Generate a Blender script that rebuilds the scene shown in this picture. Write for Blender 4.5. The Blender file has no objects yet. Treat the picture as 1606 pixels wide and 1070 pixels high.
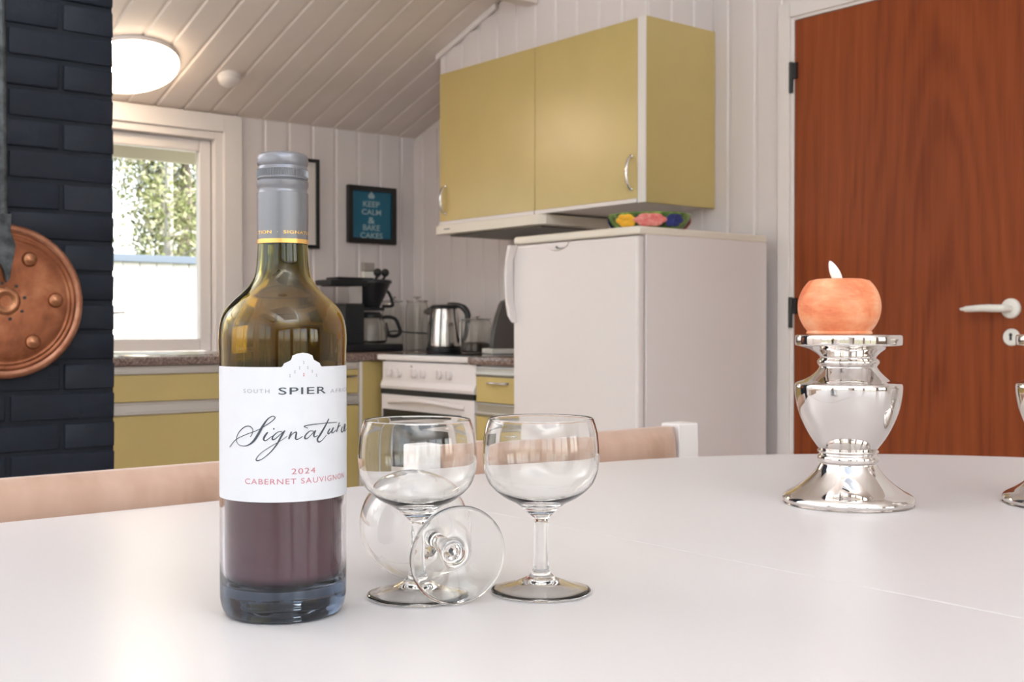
import bpy, bmesh, math, random
from math import sin, cos, pi, radians, asin, sqrt, atan2, tan
from mathutils import Vector, Matrix
random.seed(7)
SC = bpy.context.scene
COL = SC.collection

# ------------------------------------------------------------------ camera, world, sun, exposure
cam_d = bpy.data.cameras.new('camera')
cam = bpy.data.objects.new('camera', cam_d)
COL.objects.link(cam)
cam.location = (0, 0, .928)
cam.rotation_euler = (radians(90 - .67), 0, radians(-39.4))
cam_d.sensor_width = 36
cam_d.lens = 36 * 1810 / 1606
cam_d.clip_start = .02
cam_d.dof.use_dof = True
cam_d.dof.focus_distance = .80
cam_d.dof.aperture_fstop = 22
SC.camera = cam

world = bpy.data.worlds.new('world')
SC.world = world
world.use_nodes = True
wn = world.node_tree
sky = wn.nodes.new('ShaderNodeTexSky')
sky.sky_type = 'NISHITA'
sky.sun_disc = False
sky.sun_elevation = radians(42)
sky.sun_rotation = radians(135)
sky.air_density = 1.2
sky.dust_density = 1.5
sky.ozone_density = 1.0
bg = wn.nodes['Background']
haze = wn.nodes.new('ShaderNodeHueSaturation')
haze.inputs['Saturation'].default_value = .42
wn.links.new(sky.outputs[0], haze.inputs['Color'])
wn.links.new(haze.outputs[0], bg.inputs['Color'])
bg.inputs['Strength'].default_value = .34

sun_d = bpy.data.lights.new('sun', 'SUN')
sun = bpy.data.objects.new('sun', sun_d)
COL.objects.link(sun)
sun_d.energy = 4.2
sun_d.angle = radians(1)
sun_d.color = (1, .95, .87)
sun.location = (-6, -10, 12)
sun.rotation_euler = Vector((-.75, .75, -.80)).to_track_quat('-Z', 'Y').to_euler()

SC.view_settings.view_transform = 'Standard'
SC.view_settings.look = 'None'
SC.view_settings.gamma = 1
SC.view_settings.use_curve_mapping = False
SC.view_settings.exposure = .70
SC.cycles.use_denoising = True
SC.cycles.max_bounces = 26
SC.cycles.diffuse_bounces = 6
SC.cycles.glossy_bounces = 6
SC.cycles.transmission_bounces = 20
SC.cycles.transparent_max_bounces = 16
SC.cycles.sample_clamp_indirect = 6
SC.cycles.blur_glossy = .5


def area(name, loc, rot, sx, sy, power, color=(1, 1, 1), portal=False):
    d = bpy.data.lights.new(name, 'AREA')
    d.shape = 'RECTANGLE'
    d.size, d.size_y = sx, sy
    d.energy = power
    d.color = color
    if portal:
        d.cycles.is_portal = True
    o = bpy.data.objects.new(name, d)
    COL.objects.link(o)
    o.location = loc
    o.rotation_euler = rot
    return o


# room constants (metres)
XW, YW = 3.235, 4.70            # kitchen wall with the cabinets, window wall
XL, YR = -2.6, -2.7             # far sides behind the camera
EAVE, SLOPE = 1.857, .332
RIDGE_Y = 1.0


def ceil_z(y):
    return EAVE + SLOPE * (YW - y) if y > RIDGE_Y else EAVE + SLOPE * (y - YR)


# daylight through the glazed doors behind the camera and on the left gable
REAR_WINDOWS = [(-2.2, -.55, .05, 1.8), (-.3, 1.35, .05, 1.8), (1.65, 2.95, .75, 1.8)]
LEFT_WINDOWS = [(-1.9, -.3, .05, 2.1), (.2, 2.4, .6, 2.1)]
ADDED_ROOF_WINDOWS = [(-2.3, -1.2), (-.8, .45)]      # X ranges of unseen roof windows, added to light the table from above
RWY0, RWY1 = -1.7, .3
for x0, x1, z0, z1 in REAR_WINDOWS:
    area('rear_daylight', ((x0 + x1) / 2, YR + .01, (z0 + z1) / 2), (radians(90), 0, 0), x1 - x0, z1 - z0, 1, portal=True)
for y0, y1, z0, z1 in LEFT_WINDOWS:
    area('side_daylight', (XL + .01, (y0 + y1) / 2, (z0 + z1) / 2), (radians(90), 0, radians(-90)), y1 - y0, z1 - z0, 1, portal=True)
for x0, x1 in ADDED_ROOF_WINDOWS:
    yc = (RWY0 + RWY1) / 2
    area('added_roof_daylight', ((x0 + x1) / 2, yc, EAVE + SLOPE * (yc - YR) + .01), (math.atan(SLOPE), 0, 0), x1 - x0, (RWY1 - RWY0) * sqrt(1 + SLOPE ** 2), 1, portal=True)
area('kitchen_daylight', (1.6, YW - .0 + .08, 1.29), (radians(90), 0, radians(180)), 1.2, .9, 1, portal=True)


# fill lamps added out of view, turned up to brighten the room evenly
area('bounce_fill', (-.3, -1.0, 1.45), (radians(180), 0, 0), .9, .9, 150, (.78, .91, 1))
area('kitchen_fill', (-.9, 3.3, 1.2), (radians(180), radians(-12), 0), .7, .7, 104, (.79, .91, 1))


# ------------------------------------------------------------------ helpers: colours and materials
def lin(r, g, b):
    def f(c):
        c /= 255
        return c / 12.92 if c <= .04045 else ((c + .055) / 1.055) ** 2.4
    return (f(r), f(g), f(b), 1)


def mat(name, col, rough=.5, metal=0, spec=.5, **kw):
    m = bpy.data.materials.new(name)
    m.use_nodes = True
    b = m.node_tree.nodes['Principled BSDF']
    b.inputs['Base Color'].default_value = col
    b.inputs['Roughness'].default_value = rough
    b.inputs['Metallic'].default_value = metal
    b.inputs['Specular IOR Level'].default_value = spec
    for k, v in kw.items():
        b.inputs[k.replace('_', ' ')].default_value = v
    return m


def nd(m, t, **kw):
    n = m.node_tree.nodes.new(t)
    for k, v in kw.items():
        setattr(n, k, v)
    return n


def ln(m, a, b):
    m.node_tree.links.new(a, b)


def bsdf(m):
    return m.node_tree.nodes['Principled BSDF']


def coords(m, scale=(1, 1, 1), kind='Object', loc=(0, 0, 0)):
    tc = nd(m, 'ShaderNodeTexCoord')
    mp = nd(m, 'ShaderNodeMapping')
    mp.inputs['Scale'].default_value = scale
    mp.inputs['Location'].default_value = loc
    ln(m, tc.outputs[kind], mp.inputs['Vector'])
    return mp.outputs['Vector']


def noise(m, vec, scale, detail=4, rough=.55, dist=0):
    n = nd(m, 'ShaderNodeTexNoise')
    n.inputs['Scale'].default_value = scale
    n.inputs['Detail'].default_value = detail
    n.inputs['Roughness'].default_value = rough
    n.inputs['Distortion'].default_value = dist
    ln(m, vec, n.inputs['Vector'])
    return n


def ramp(m, fac, stops):
    r = nd(m, 'ShaderNodeValToRGB')
    e = r.color_ramp.elements
    e[0].position, e[0].color = stops[0]
    e[1].position, e[1].color = stops[-1]
    for p, c in stops[1:-1]:
        k = e.new(p)
        k.color = c
    ln(m, fac, r.inputs['Fac'])
    return r


def bump(m, height, strength=.2, dist=.01):
    b = nd(m, 'ShaderNodeBump')
    b.inputs['Strength'].default_value = strength
    b.inputs['Distance'].default_value = dist
    ln(m, height, b.inputs['Height'])
    ln(m, b.outputs['Normal'], bsdf(m).inputs['Normal'])


def mottled(name, c1, c2, scale, rough=.5, metal=0, bstr=0, bscale=None, bdist=.003, vscale=(1, 1, 1), lo=.35, hi=.65, **kw):
    m = mat(name, c1, rough, metal, **kw)
    v = coords(m, vscale)
    n = noise(m, v, scale)
    r = ramp(m, n.outputs['Fac'], [(lo, c1), (hi, c2)])
    ln(m, r.outputs['Color'], bsdf(m).inputs['Base Color'])
    if bstr:
        n2 = noise(m, v, bscale or scale * 3, 6)
        bump(m, n2.outputs['Fac'], bstr, bdist)
    return m


def glass_mat(name, col, rough=0.0, ior=1.5):
    m = mat(name, col, rough)
    bsdf(m).inputs['Transmission Weight'].default_value = 1
    bsdf(m).inputs['IOR'].default_value = ior
    return m


def pane_mat(name, tint=(1, 1, 1, 1)):
    m = bpy.data.materials.new(name)
    m.use_nodes = True
    nt = m.node_tree
    nt.nodes.clear()
    out = nt.nodes.new('ShaderNodeOutputMaterial')
    tr = nt.nodes.new('ShaderNodeBsdfTransparent')
    tr.inputs['Color'].default_value = tint
    gl = nt.nodes.new('ShaderNodeBsdfGlossy')
    gl.inputs['Roughness'].default_value = .02
    fr = nt.nodes.new('ShaderNodeFresnel')
    fr.inputs['IOR'].default_value = 1.25
    mx = nt.nodes.new('ShaderNodeMixShader')
    nt.links.new(fr.outputs[0], mx.inputs[0])
    nt.links.new(tr.outputs[0], mx.inputs[1])
    nt.links.new(gl.outputs[0], mx.inputs[2])
    nt.links.new(mx.outputs[0], out.inputs['Surface'])
    return m


M = {}
M['wall_paint'] = mottled('wall_paint', (.68, .622, .615, 1), (.71, .652, .645, 1), 3, .42, bstr=.12, bscale=60, bdist=.001, vscale=(1, 1, .15))
M['ceiling_paint'] = mottled('ceiling_paint', (.66, .585, .54, 1), (.72, .64, .595, 1), 4, .5, bstr=.15, bscale=50, bdist=.001, vscale=(1, .15, 1))
M['trim_paint'] = mat('trim_paint', (.74, .69, .67, 1), .35)
M['plain_wall'] = mat('plain_wall', (.72, .68, .655, 1), .6)
M['rear_boards'] = mottled('rear_boards', (.24, .18, .14, 1), (.32, .25, .20, 1), 5, .5, vscale=(1, 1, .1))
M['floor_wood'] = mottled('floor_wood', (.46, .38, .31, 1), (.56, .48, .41, 1), 6, .35, vscale=(1, .08, 1))
M['brick_paint'] = mottled('brick_paint', (.0045, .0085, .018, 1), (.008, .013, .025, 1), 9, .6, spec=.35, bstr=.5, bscale=45, bdist=.004)
M['mortar'] = mottled('mortar', (.004, .007, .014, 1), (.007, .011, .019, 1), 12, .7, spec=.35, bstr=.5, bscale=60, bdist=.004)
M['olive_laminate'] = mottled('olive_laminate', (.53, .405, .155, 1), (.56, .425, .165, 1), 5, .30, bstr=.03, bscale=300, bdist=.0005, spec=.6)
M['white_laminate'] = mat('white_laminate', (.74, .70, .67, 1), .35)
M['white_enamel'] = mat('white_enamel', (.75, .70, .695, 1), .3)
M['cream_plastic'] = mat('cream_plastic', (.75, .69, .60, 1), .35)
M['aluminium'] = mat('aluminium', (.62, .60, .58, 1), .38, 1)
M['chrome'] = mat('chrome', (.80, .78, .76, 1), .12, 1)
M['silver_mirror'] = mat('silver_mirror', (.74, .70, .675, 1), .03, 1)
M['steel'] = mat('steel', (.66, .63, .60, 1), .18, 1)
M['black_plastic'] = mat('black_plastic', (.012, .014, .017, 1), .35)
M['black_metal'] = mat('black_metal', (.01, .01, .011, 1), .4)
M['black_frame'] = mat('black_frame', (.009, .01, .011, 1), .4)
M['black_hob'] = mat('black_hob', (.012, .012, .013, 1), .06)
M['oven_glass'] = mat('oven_glass', (.02, .02, .022, 1), .08)
M['table_lacquer'] = mat('table_lacquer', (.61, .582, .58, 1), .33, 0, .28, Coat_Weight=.05, Coat_Roughness=.12)
M['white_wood'] = mat('white_wood', (.80, .76, .75, 1), .35)
M['plate_white'] = mat('plate_white', (.80, .78, .73, 1), .35)
M['clear_glass'] = glass_mat('clear_glass', (.985, .99, .985, 1), 0, 1.47)
M['jar_glass'] = glass_mat('jar_glass', (.93, .95, .93, 1), 0.02, 1.4)
M['pane'] = pane_mat('pane', (.97, .98, .98, 1))
M['smoke_plastic'] = pane_mat('smoke_plastic', (.86, .86, .86, 1))
M['ceiling_lamp_glow'] = mat('ceiling_lamp_glow', (.9, .88, .84, 1), .4, Emission_Color=(1, .80, .58, 1), Emission_Strength=10.0)
M['flame_plastic'] = mat('flame_plastic', (.82, .86, .86, 1), .4, Subsurface_Weight=.2)
M['gold_foil'] = mat('gold_foil', (.86, .52, .16, 1), .3, .8)
M['iron_dark'] = mottled('iron_dark', (.03, .034, .038, 1), (.10, .11, .12, 1), 40, .5, .6, bstr=.5, bscale=90, bdist=.002)
M['dark_steel'] = mat('dark_steel', (.20, .19, .185, 1), .3, .9)
M['ink'] = mat('ink', (.045, .055, .07, 1), .6)
M['ink_grey'] = mat('ink_grey', (.30, .30, .33, 1), .6)
M['ink_soft'] = mat('ink_soft', (.10, .11, .13, 1), .6)
M['pen_ink'] = mat('pen_ink', (.05, .06, .075, 1), .6)
M['ink_red'] = mat('ink_red', (.50, .17, .20, 1), .6)
M['label_paper'] = mat('label_paper', (.61, .615, .645, 1), .55)
M['cap_metal'] = mat('cap_metal', (.215, .215, .235, 1), .36, .75)
M['poster_blue'] = mat('poster_blue', (.006, .12, .21, 1), .25)
M['poster_ink'] = mat('poster_ink', (.34, .50, .54, 1), .5)
M['mat_board'] = mat('mat_board', (.66, .61, .58, 1), .5)
M['coffee_beans'] = mottled('coffee_beans', (.03, .018, .012, 1), (.09, .05, .03, 1), 60, .6, bstr=.8, bscale=90)
M['petal_yellow'] = mat('petal_yellow', (.85, .45, .03, 1), .3)
M['petal_pink'] = mottled('petal_pink', (.70, .13, .13, 1), (.80, .33, .30, 1), 60, .35)
M['petal_blue'] = mottled('petal_blue', (.02, .03, .16, 1), (.03, .05, .28, 1), 40, .3)
M['bowl_green'] = mottled('bowl_green', (.03, .07, .02, 1), (.22, .38, .05, 1), 30, .3)
M['fence_paint'] = mottled('fence_paint', (.78, .76, .72, 1), (.84, .82, .78, 1), 3, .6, vscale=(1, 1, .2))
M['fence_cap'] = mat('fence_cap', (.16, .20, .26, 1), .5)
M['eave_paint'] = mat('eave_paint', (.74, .70, .60, 1), .6)
M['grass'] = mottled('grass', (.22, .21, .11, 1), (.34, .31, .20, 1), 2, .9)
M['bark'] = mottled('bark', (.10, .075, .05, 1), (.28, .24, .20, 1), 8, .9, bstr=.6, bscale=25, vscale=(1, 1, .3))
M['pale_bark'] = mottled('pale_bark', (.42, .39, .35, 1), (.6, .57, .53, 1), 8, .9, bstr=.4, bscale=25)
M['leaf_a'] = mat('leaf_a', (.24, .27, .10, 1), .6)
M['leaf_b'] = mat('leaf_b', (.44, .43, .25, 1), .6)
M['leaf_c'] = mat('leaf_c', (.07, .10, .03, 1), .6)
M['leaf_d'] = mat('leaf_d', (.55, .52, .42, 1), .7)


def granite():
    m = mat('granite', (.3, .2, .17, 1), .25)
    v = coords(m)
    vo = nd(m, 'ShaderNodeTexVoronoi')
    vo.inputs['Scale'].default_value = 130
    ln(m, v, vo.inputs['Vector'])
    n = noise(m, v, 70, 5, .7)
    mx = nd(m, 'ShaderNodeMath', operation='ADD')
    ln(m, vo.outputs['Distance'], mx.inputs[0])
    ln(m, n.outputs['Fac'], mx.inputs[1])
    r = ramp(m, mx.outputs[0], [(.55, (.06, .035, .03, 1)), (.75, (.22, .14, .115, 1)), (.9, (.42, .33, .28, 1)), (1.1, (.13, .08, .07, 1))])
    ln(m, r.outputs['Color'], bsdf(m).inputs['Base Color'])
    return m


M['granite'] = granite()


def mahogany():
    m = mat('mahogany', (.3, .08, .03, 1), .42, 0, .22)
    v = coords(m, (1, 1, .06))
    big = noise(m, v, 5.5, 3, .5, .6)
    wv = nd(m, 'ShaderNodeTexWave', wave_type='RINGS', rings_direction='SPHERICAL')
    wv.inputs['Scale'].default_value = 7.5
    wv.inputs['Distortion'].default_value = 8
    wv.inputs['Detail'].default_value = 3
    wv.inputs['Detail Scale'].default_value = 1.4
    ln(m, coords(m, (1, 1, .13), 'Object', (0, .12, -.06)), wv.inputs['Vector'])
    fine = noise(m, coords(m, (1, 1, .035)), 90, 4, .6)
    a = nd(m, 'ShaderNodeMath', operation='MULTIPLY')
    a.inputs[1].default_value = .13
    ln(m, wv.outputs['Fac'], a.inputs[0])
    b = nd(m, 'ShaderNodeMath', operation='MULTIPLY_ADD')
    b.inputs[1].default_value = .5
    ln(m, big.outputs['Fac'], b.inputs[0])
    ln(m, a.outputs[0], b.inputs[2])
    c = nd(m, 'ShaderNodeMath', operation='MULTIPLY_ADD')
    c.inputs[1].default_value = .45
    ln(m, fine.outputs['Fac'], c.inputs[0])
    ln(m, b.outputs[0], c.inputs[2])
    r = ramp(m, c.outputs[0], [(.3, (.15, .026, .006, 1)), (.5, (.225, .047, .011, 1)), (.68, (.27, .06, .015, 1)), (.85, (.34, .085, .023, 1))])
    ln(m, r.outputs['Color'], bsdf(m).inputs['Base Color'])
    return m


M['mahogany'] = mahogany()


def copper():
    m = mat('copper', (.5, .2, .1, 1), .34, .85)
    v = coords(m)
    n = noise(m, v, 12, 5, .6, .4)
    r = ramp(m, n.outputs['Fac'], [(.3, (.15, .05, .024, 1)), (.52, (.28, .10, .05, 1)), (.72, (.42, .18, .095, 1))])
    ln(m, r.outputs['Color'], bsdf(m).inputs['Base Color'])
    n2 = noise(m, v, 30, 4)
    r2 = ramp(m, n2.outputs['Fac'], [(.3, (.28, .28, .28, 1)), (.7, (.5, .5, .5, 1))])
    ln(m, r2.outputs['Color'], bsdf(m).inputs['Roughness'])
    bump(m, n2.outputs['Fac'], .15, .003)
    return m


M['copper'] = copper()
M['copper_rim'] = mottled('copper_rim', (.26, .10, .055, 1), (.40, .19, .12, 1), 30, .36, .8)
M['copper_boss'] = mat('copper_boss', (.36, .16, .085, 1), .24, .9)


def suede():
    m = mat('suede', (.55, .37, .28, 1), .75, Sheen_Weight=.3, Sheen_Roughness=.5)
    v = coords(m)
    n = noise(m, coords(m, (1, 1, .35)), 9, 4, .6)
    r = ramp(m, n.outputs['Fac'], [(.30, (.29, .16, .10, 1)), (.50, (.46, .295, .215, 1)), (.7, (.54, .365, .285, 1))])
    ln(m, r.outputs['Color'], bsdf(m).inputs['Base Color'])
    n2 = noise(m, v, 400, 3, .7)
    bump(m, n2.outputs['Fac'], .25, .001)
    return m


M['suede'] = suede()


def candle_wax():
    m = mat('candle_wax', (.85, .3, .15, 1), .5, Subsurface_Weight=.15, Subsurface_Scale=.02)
    bsdf(m).inputs['Subsurface Radius'].default_value = (1, .4, .2)
    v = coords(m)
    n = noise(m, v, 22, 5, .6, .5)
    s = noise(m, coords(m, (1, 1, 4)), 28, 5, .7, 1.5)
    mx = nd(m, 'ShaderNodeMath', operation='MULTIPLY_ADD')
    mx.inputs[1].default_value = .45
    ln(m, s.outputs['Fac'], mx.inputs[0])
    ln(m, n.outputs['Fac'], mx.inputs[2])
    r = ramp(m, mx.outputs[0], [(.5, (.62, .14, .055, 1)), (.68, (.76, .25, .11, 1)), (.85, (.80, .36, .19, 1)), (1.0, (.84, .55, .40, 1))])
    ln(m, r.outputs['Color'], bsdf(m).inputs['Base Color'])
    bump(m, s.outputs['Fac'], .15, .002)
    return m


M['candle_wax'] = candle_wax()


def bottle_glass():
    m = glass_mat('bottle_glass', (.5, .43, .17, 1), 0.0, 1.5)
    tc = nd(m, 'ShaderNodeTexCoord')
    sp = nd(m, 'ShaderNodeSeparateXYZ')
    ln(m, tc.outputs['Object'], sp.inputs[0])
    mr = nd(m, 'ShaderNodeMapRange')
    mr.inputs['From Min'].default_value = 0
    mr.inputs['From Max'].default_value = .30
    ln(m, sp.outputs['Z'], mr.inputs['Value'])
    r = ramp(m, mr.outputs[0], [(0, (.05, .075, .12, 1)), (.07, (.10, .14, .21, 1)), (.10, (.76, .74, .80, 1)), (.36, (.74, .70, .66, 1)), (.50, (.25, .185, .025, 1)), (.68, (.50, .35, .04, 1)), (.78, (.25, .24, .05, 1))])
    ln(m, r.outputs['Color'], bsdf(m).inputs['Base Color'])
    return m


M['bottle_glass'] = bottle_glass()
M['wine'] = mottled('wine', (.13, .036, .05, 1), (.15, .046, .064, 1), 10, .3, spec=.25)
M['bottle_base'] = mottled('bottle_base', (.10, .125, .165, 1), (.13, .15, .19, 1), 12, .2)


# ------------------------------------------------------------------ helpers: geometry
def BM():
    return bmesh.new()


def box(bm, x0, x1, y0, y1, z0, z1, bev=0, seg=2):
    vs = [bm.verts.new(p) for p in ((x0, y0, z0), (x1, y0, z0), (x1, y1, z0), (x0, y1, z0), (x0, y0, z1), (x1, y0, z1), (x1, y1, z1), (x0, y1, z1))]
    fs = [bm.faces.new([vs[i] for i in q]) for q in ((3, 2, 1, 0), (4, 5, 6, 7), (0, 1, 5, 4), (1, 2, 6, 5), (2, 3, 7, 6), (3, 0, 4, 7))]
    if bev:
        es = list({e for f in fs for e in f.edges})
        bmesh.ops.bevel(bm, geom=es, offset=bev, segments=seg, profile=.5, affect='EDGES')
    return vs


def catmull(pts, n=6):
    out = []
    for i in range(len(pts) - 1):
        p0 = pts[max(i - 1, 0)]
        p1, p2 = pts[i], pts[i + 1]
        p3 = pts[min(i + 2, len(pts) - 1)]
        for k in range(n):
            t = k / n
            out.append(tuple(.5 * (2 * b + (c - a) * t + (2 * a - 5 * b + 4 * c - d) * t * t + (3 * b - a - 3 * c + d) * t ** 3) for a, b, c, d in zip(p0, p1, p2, p3)))
    out.append(tuple(pts[-1]))
    return out


def lathe(bm, prof, segs=48, M4=None, cap0=False, cap1=False):
    rings = []
    for r, z in prof:
        if r < 1e-6:
            rings.append([bm.verts.new((0, 0, z))])
        else:
            rings.append([bm.verts.new((r * cos(2 * pi * k / segs), r * sin(2 * pi * k / segs), z)) for k in range(segs)])
    for a, b in zip(rings, rings[1:]):
        for k in range(segs):
            k2 = (k + 1) % segs
            if len(a) == 1 and len(b) == 1:
                continue
            if len(a) == 1:
                bm.faces.new((a[0], b[k2], b[k]))
            elif len(b) == 1:
                bm.faces.new((a[k], a[k2], b[0]))
            else:
                bm.faces.new((a[k], a[k2], b[k2], b[k]))
    if cap0 and len(rings[0]) > 1:
        bm.faces.new(list(reversed(rings[0])))
    if cap1 and len(rings[-1]) > 1:
        bm.faces.new(rings[-1])
    vs = [v for r in rings for v in r]
    if M4 is not None:
        for v in vs:
            v.co = M4 @ v.co
    return vs


def tube(bm, pts, rad, segs=10, caps=True):
    pts = [Vector(p) for p in pts]
    n = len(pts)
    rads = rad if isinstance(rad, (list, tuple)) else [rad] * n
    up = Vector((0, 0, 1))
    t0 = (pts[1] - pts[0]).normalized()
    if abs(t0.dot(up)) > .95:
        up = Vector((1, 0, 0))
    a = t0.cross(up).normalized()
    rings = []
    for i in range(n):
        t = (pts[min(i + 1, n - 1)] - pts[max(i - 1, 0)]).normalized()
        a = (a - t * a.dot(t)).normalized()
        b = t.cross(a)
        rings.append([bm.verts.new(pts[i] + (a * cos(2 * pi * k / segs) + b * sin(2 * pi * k / segs)) * rads[i]) for k in range(segs)])
    for r1, r2 in zip(rings, rings[1:]):
        for k in range(segs):
            k2 = (k + 1) % segs
            bm.faces.new((r1[k], r1[k2], r2[k2], r2[k]))
    if caps:
        bm.faces.new(list(reversed(rings[0])))
        bm.faces.new(rings[-1])


def prism(bm, poly, d0, d1, axis='Z', bev=0):
    """polygon (list of 2-D points) extruded along an axis"""
    def P(u, v, d):
        return (u, v, d) if axis == 'Z' else ((u, d, v) if axis == 'Y' else (d, u, v))
    a = [bm.verts.new(P(u, v, d0)) for u, v in poly]
    b = [bm.verts.new(P(u, v, d1)) for u, v in poly]
    n = len(poly)
    fs = [bm.faces.new(list(reversed(a))), bm.faces.new(b)]
    for k in range(n):
        fs.append(bm.faces.new((a[k], a[(k + 1) % n], b[(k + 1) % n], b[k])))
    bmesh.ops.recalc_face_normals(bm, faces=fs)
    if bev:
        es = [e for f in fs[:2] for e in f.edges]
        bmesh.ops.bevel(bm, geom=es, offset=bev, segments=2, profile=.5, affect='EDGES')


def ellipsoid(bm, c, r, seg=16, M4=None):
    mtx = Matrix.Translation(c) @ Matrix.Diagonal((*r, 1))
    if M4 is not None:
        mtx = M4 @ mtx
    bmesh.ops.create_uvsphere(bm, u_segments=seg, v_segments=max(6, seg * 2 // 3), radius=1, matrix=mtx)


def frame(bm, plane, u0, u1, v0, v1, w, d0, d1, bev=.002, bottom=True):
    """four bars of a rectangular frame, w wide, on plane 'X' (u=Y) or 'Y' (u=X)"""
    def bx(a0, a1, b0, b1):
        if plane == 'Y':
            box(bm, a0, a1, d0, d1, b0, b1, bev)
        else:
            box(bm, d0, d1, a0, a1, b0, b1, bev)
    bx(u0, u0 + w, v0, v1)
    bx(u1 - w, u1, v0, v1)
    bx(u0 + w, u1 - w, v1 - w, v1)
    if bottom:
        bx(u0 + w, u1 - w, v0, v0 + w)


def mesh_of(bm, name, recalc=True, sharp=35):
    if recalc:
        bmesh.ops.recalc_face_normals(bm, faces=bm.faces)
    me = bpy.data.meshes.new(name)
    bm.to_mesh(me)
    bm.free()
    me.shade_smooth()
    me.set_sharp_from_angle(angle=radians(sharp))
    return me


ORIGIN = {}


def link(name, me, m=None, parent=None, loc=None, rot=None):
    o = bpy.data.objects.new(name, me)
    COL.objects.link(o)
    if m and not me.materials:
        me.materials.append(M[m] if isinstance(m, str) else m)
    if parent:
        o.parent = parent
    if loc is not None:
        o.location = loc
    if rot is not None:
        o.rotation_euler = rot
    return o


def part(root, name, bm, m, label=None, world=True, recalc=True, sharp=35, kind=None):
    """mesh part under its thing; geometry given in world coordinates unless world=False"""
    me = mesh_of(bm, name, recalc, sharp)
    top = root
    if world:
        T = Matrix.Identity(4)
        while top is not None:
            T = Matrix.LocRotScale(top.location, top.rotation_euler, None) @ T
            top = top.parent
        me.transform(T.inverted())
    o = link(name, me, m, root)
    if sharp == 35:
        wnm = o.modifiers.new('weighted_normal', 'WEIGHTED_NORMAL')
        wnm.keep_sharp = True
    if label:
        o['label'] = label
    if kind:
        o['kind'] = kind
    return o


def tag(o, label, cat, group=None):
    o['label'] = label
    o['category'] = cat
    if group:
        o['group'] = group
    return o


def thing(name, label, cat, loc=(0, 0, 0), rotz=0, group=None):
    o = bpy.data.objects.new(name, None)
    COL.objects.link(o)
    o.empty_display_size = .05
    o.location = loc
    o.rotation_euler = (0, 0, rotz)
    return tag(o, label, cat, group)


def struct(name, bm, m, label=None, parent=None, sharp=35):
    o = link(name, mesh_of(bm, name, True, sharp), m, parent)
    if parent is None:
        o['kind'] = 'structure'
    if label:
        o['label'] = label
    return o


def copy_tree(o, parent=None):
    c = o.copy()
    COL.objects.link(c)
    if parent:
        c.parent = parent
    for ch in list(o.children):
        copy_tree(ch, c)
    return c


def text_mesh(s, bold=0, space=1.0):
    cu = bpy.data.curves.new('lettering', 'FONT')
    cu.body = s
    cu.align_x = 'CENTER'
    cu.resolution_u = 3
    cu.offset = bold
    cu.space_character = space
    o = bpy.data.objects.new('lettering', cu)
    COL.objects.link(o)
    bpy.context.view_layer.update()
    dg = bpy.context.evaluated_depsgraph_get()
    me = bpy.data.meshes.new_from_object(o.evaluated_get(dg))
    bpy.data.objects.remove(o)
    bpy.data.curves.remove(cu)
    me.materials.clear()
    return me


def fit_text(s, width, height, bold=0, space=1.0):
    """text mesh centred on u, base line at v=0, scaled to the wanted size (capital height)"""
    me = text_mesh(s, bold, space)
    xs = [v.co.x for v in me.vertices]
    ys = [v.co.y for v in me.vertices]
    cx, sx, sy = (min(xs) + max(xs)) / 2, width / (max(xs) - min(xs)), height / (max(ys) - min(min(ys), 0))
    for v in me.vertices:
        v.co.x = (v.co.x - cx) * sx
        v.co.y *= sy
    return me


# ================================================================== the room
bm = BM()
box(bm, XL - .2, XW + .2, YR - .2, YW + .2, -.12, 0)
struct('floor', bm, 'floor_wood', 'warm wooden floor of the room')

# window wall
WX0, WX1, WZ0, WZ1 = .95, 2.228, .82, 1.778
bm = BM()
box(bm, XL - .2, WX0, YW + .008, YW + .16, 0, EAVE + .03)
box(bm, WX1, XW + .2, YW + .008, YW + .16, 0, EAVE + .03)
box(bm, WX0, WX1, YW + .008, YW + .16, 0, WZ0)
box(bm, WX0, WX1, YW + .008, YW + .16, WZ1, EAVE + .03)
wall_back = struct('wall_back', bm, 'plain_wall', 'white boarded wall with the kitchen window')
# cabinet wall with a door opening
DY0, DY1, DZ = 1.585, 2.432, 1.975
bm = BM()


def wall_x(bm, y0, y1, z0, top):
    poly = [(y0, z0), (y1, z0)]
    ts = [y1] + ([RIDGE_Y] if y0 < RIDGE_Y < y1 else []) + [y0]
    poly += [(y, top if top else ceil_z(y) + .02) for y in ts]
    prism(bm, poly, XW + .008, XW + .16, 'X')


wall_x(bm, DY1, YW + .16, 0, None)
wall_x(bm, YR - .16, DY0, 0, None)
wall_x(bm, DY0, DY1, DZ, None)
wall_right = struct('wall_right', bm, 'plain_wall', 'white boarded wall with cabinets, fridge and brown door')
# rear wall (behind the camera) with its glazed openings
bm = BM()
xs = [XL - .2]
for x0, x1, z0, z1 in REAR_WINDOWS:
    box(bm, xs[-1], x0, YR - .16, YR, 0, EAVE + .03)
    box(bm, x0, x1, YR - .16, YR, z1, EAVE + .03) if z1 < EAVE else None
    if z0 > .1:
        box(bm, x0, x1, YR - .16, YR, 0, z0)
    xs.append(x1)
box(bm, xs[-1], XW + .2, YR - .16, YR, 0, EAVE + .03)
struct('wall_rear', bm, 'rear_boards')
bm = BM()
ys = [YR - .16]


def wall_l(y0, y1, z0, z1):
    poly = [(y0, z0), (y1, z0)]
    ts = [y1] + ([RIDGE_Y] if y0 < RIDGE_Y < y1 else []) + [y0]
    poly += [(y, z1 if z1 else ceil_z(y) + .02) for y in ts]
    prism(bm, poly, XL - .16, XL, 'X')


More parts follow.
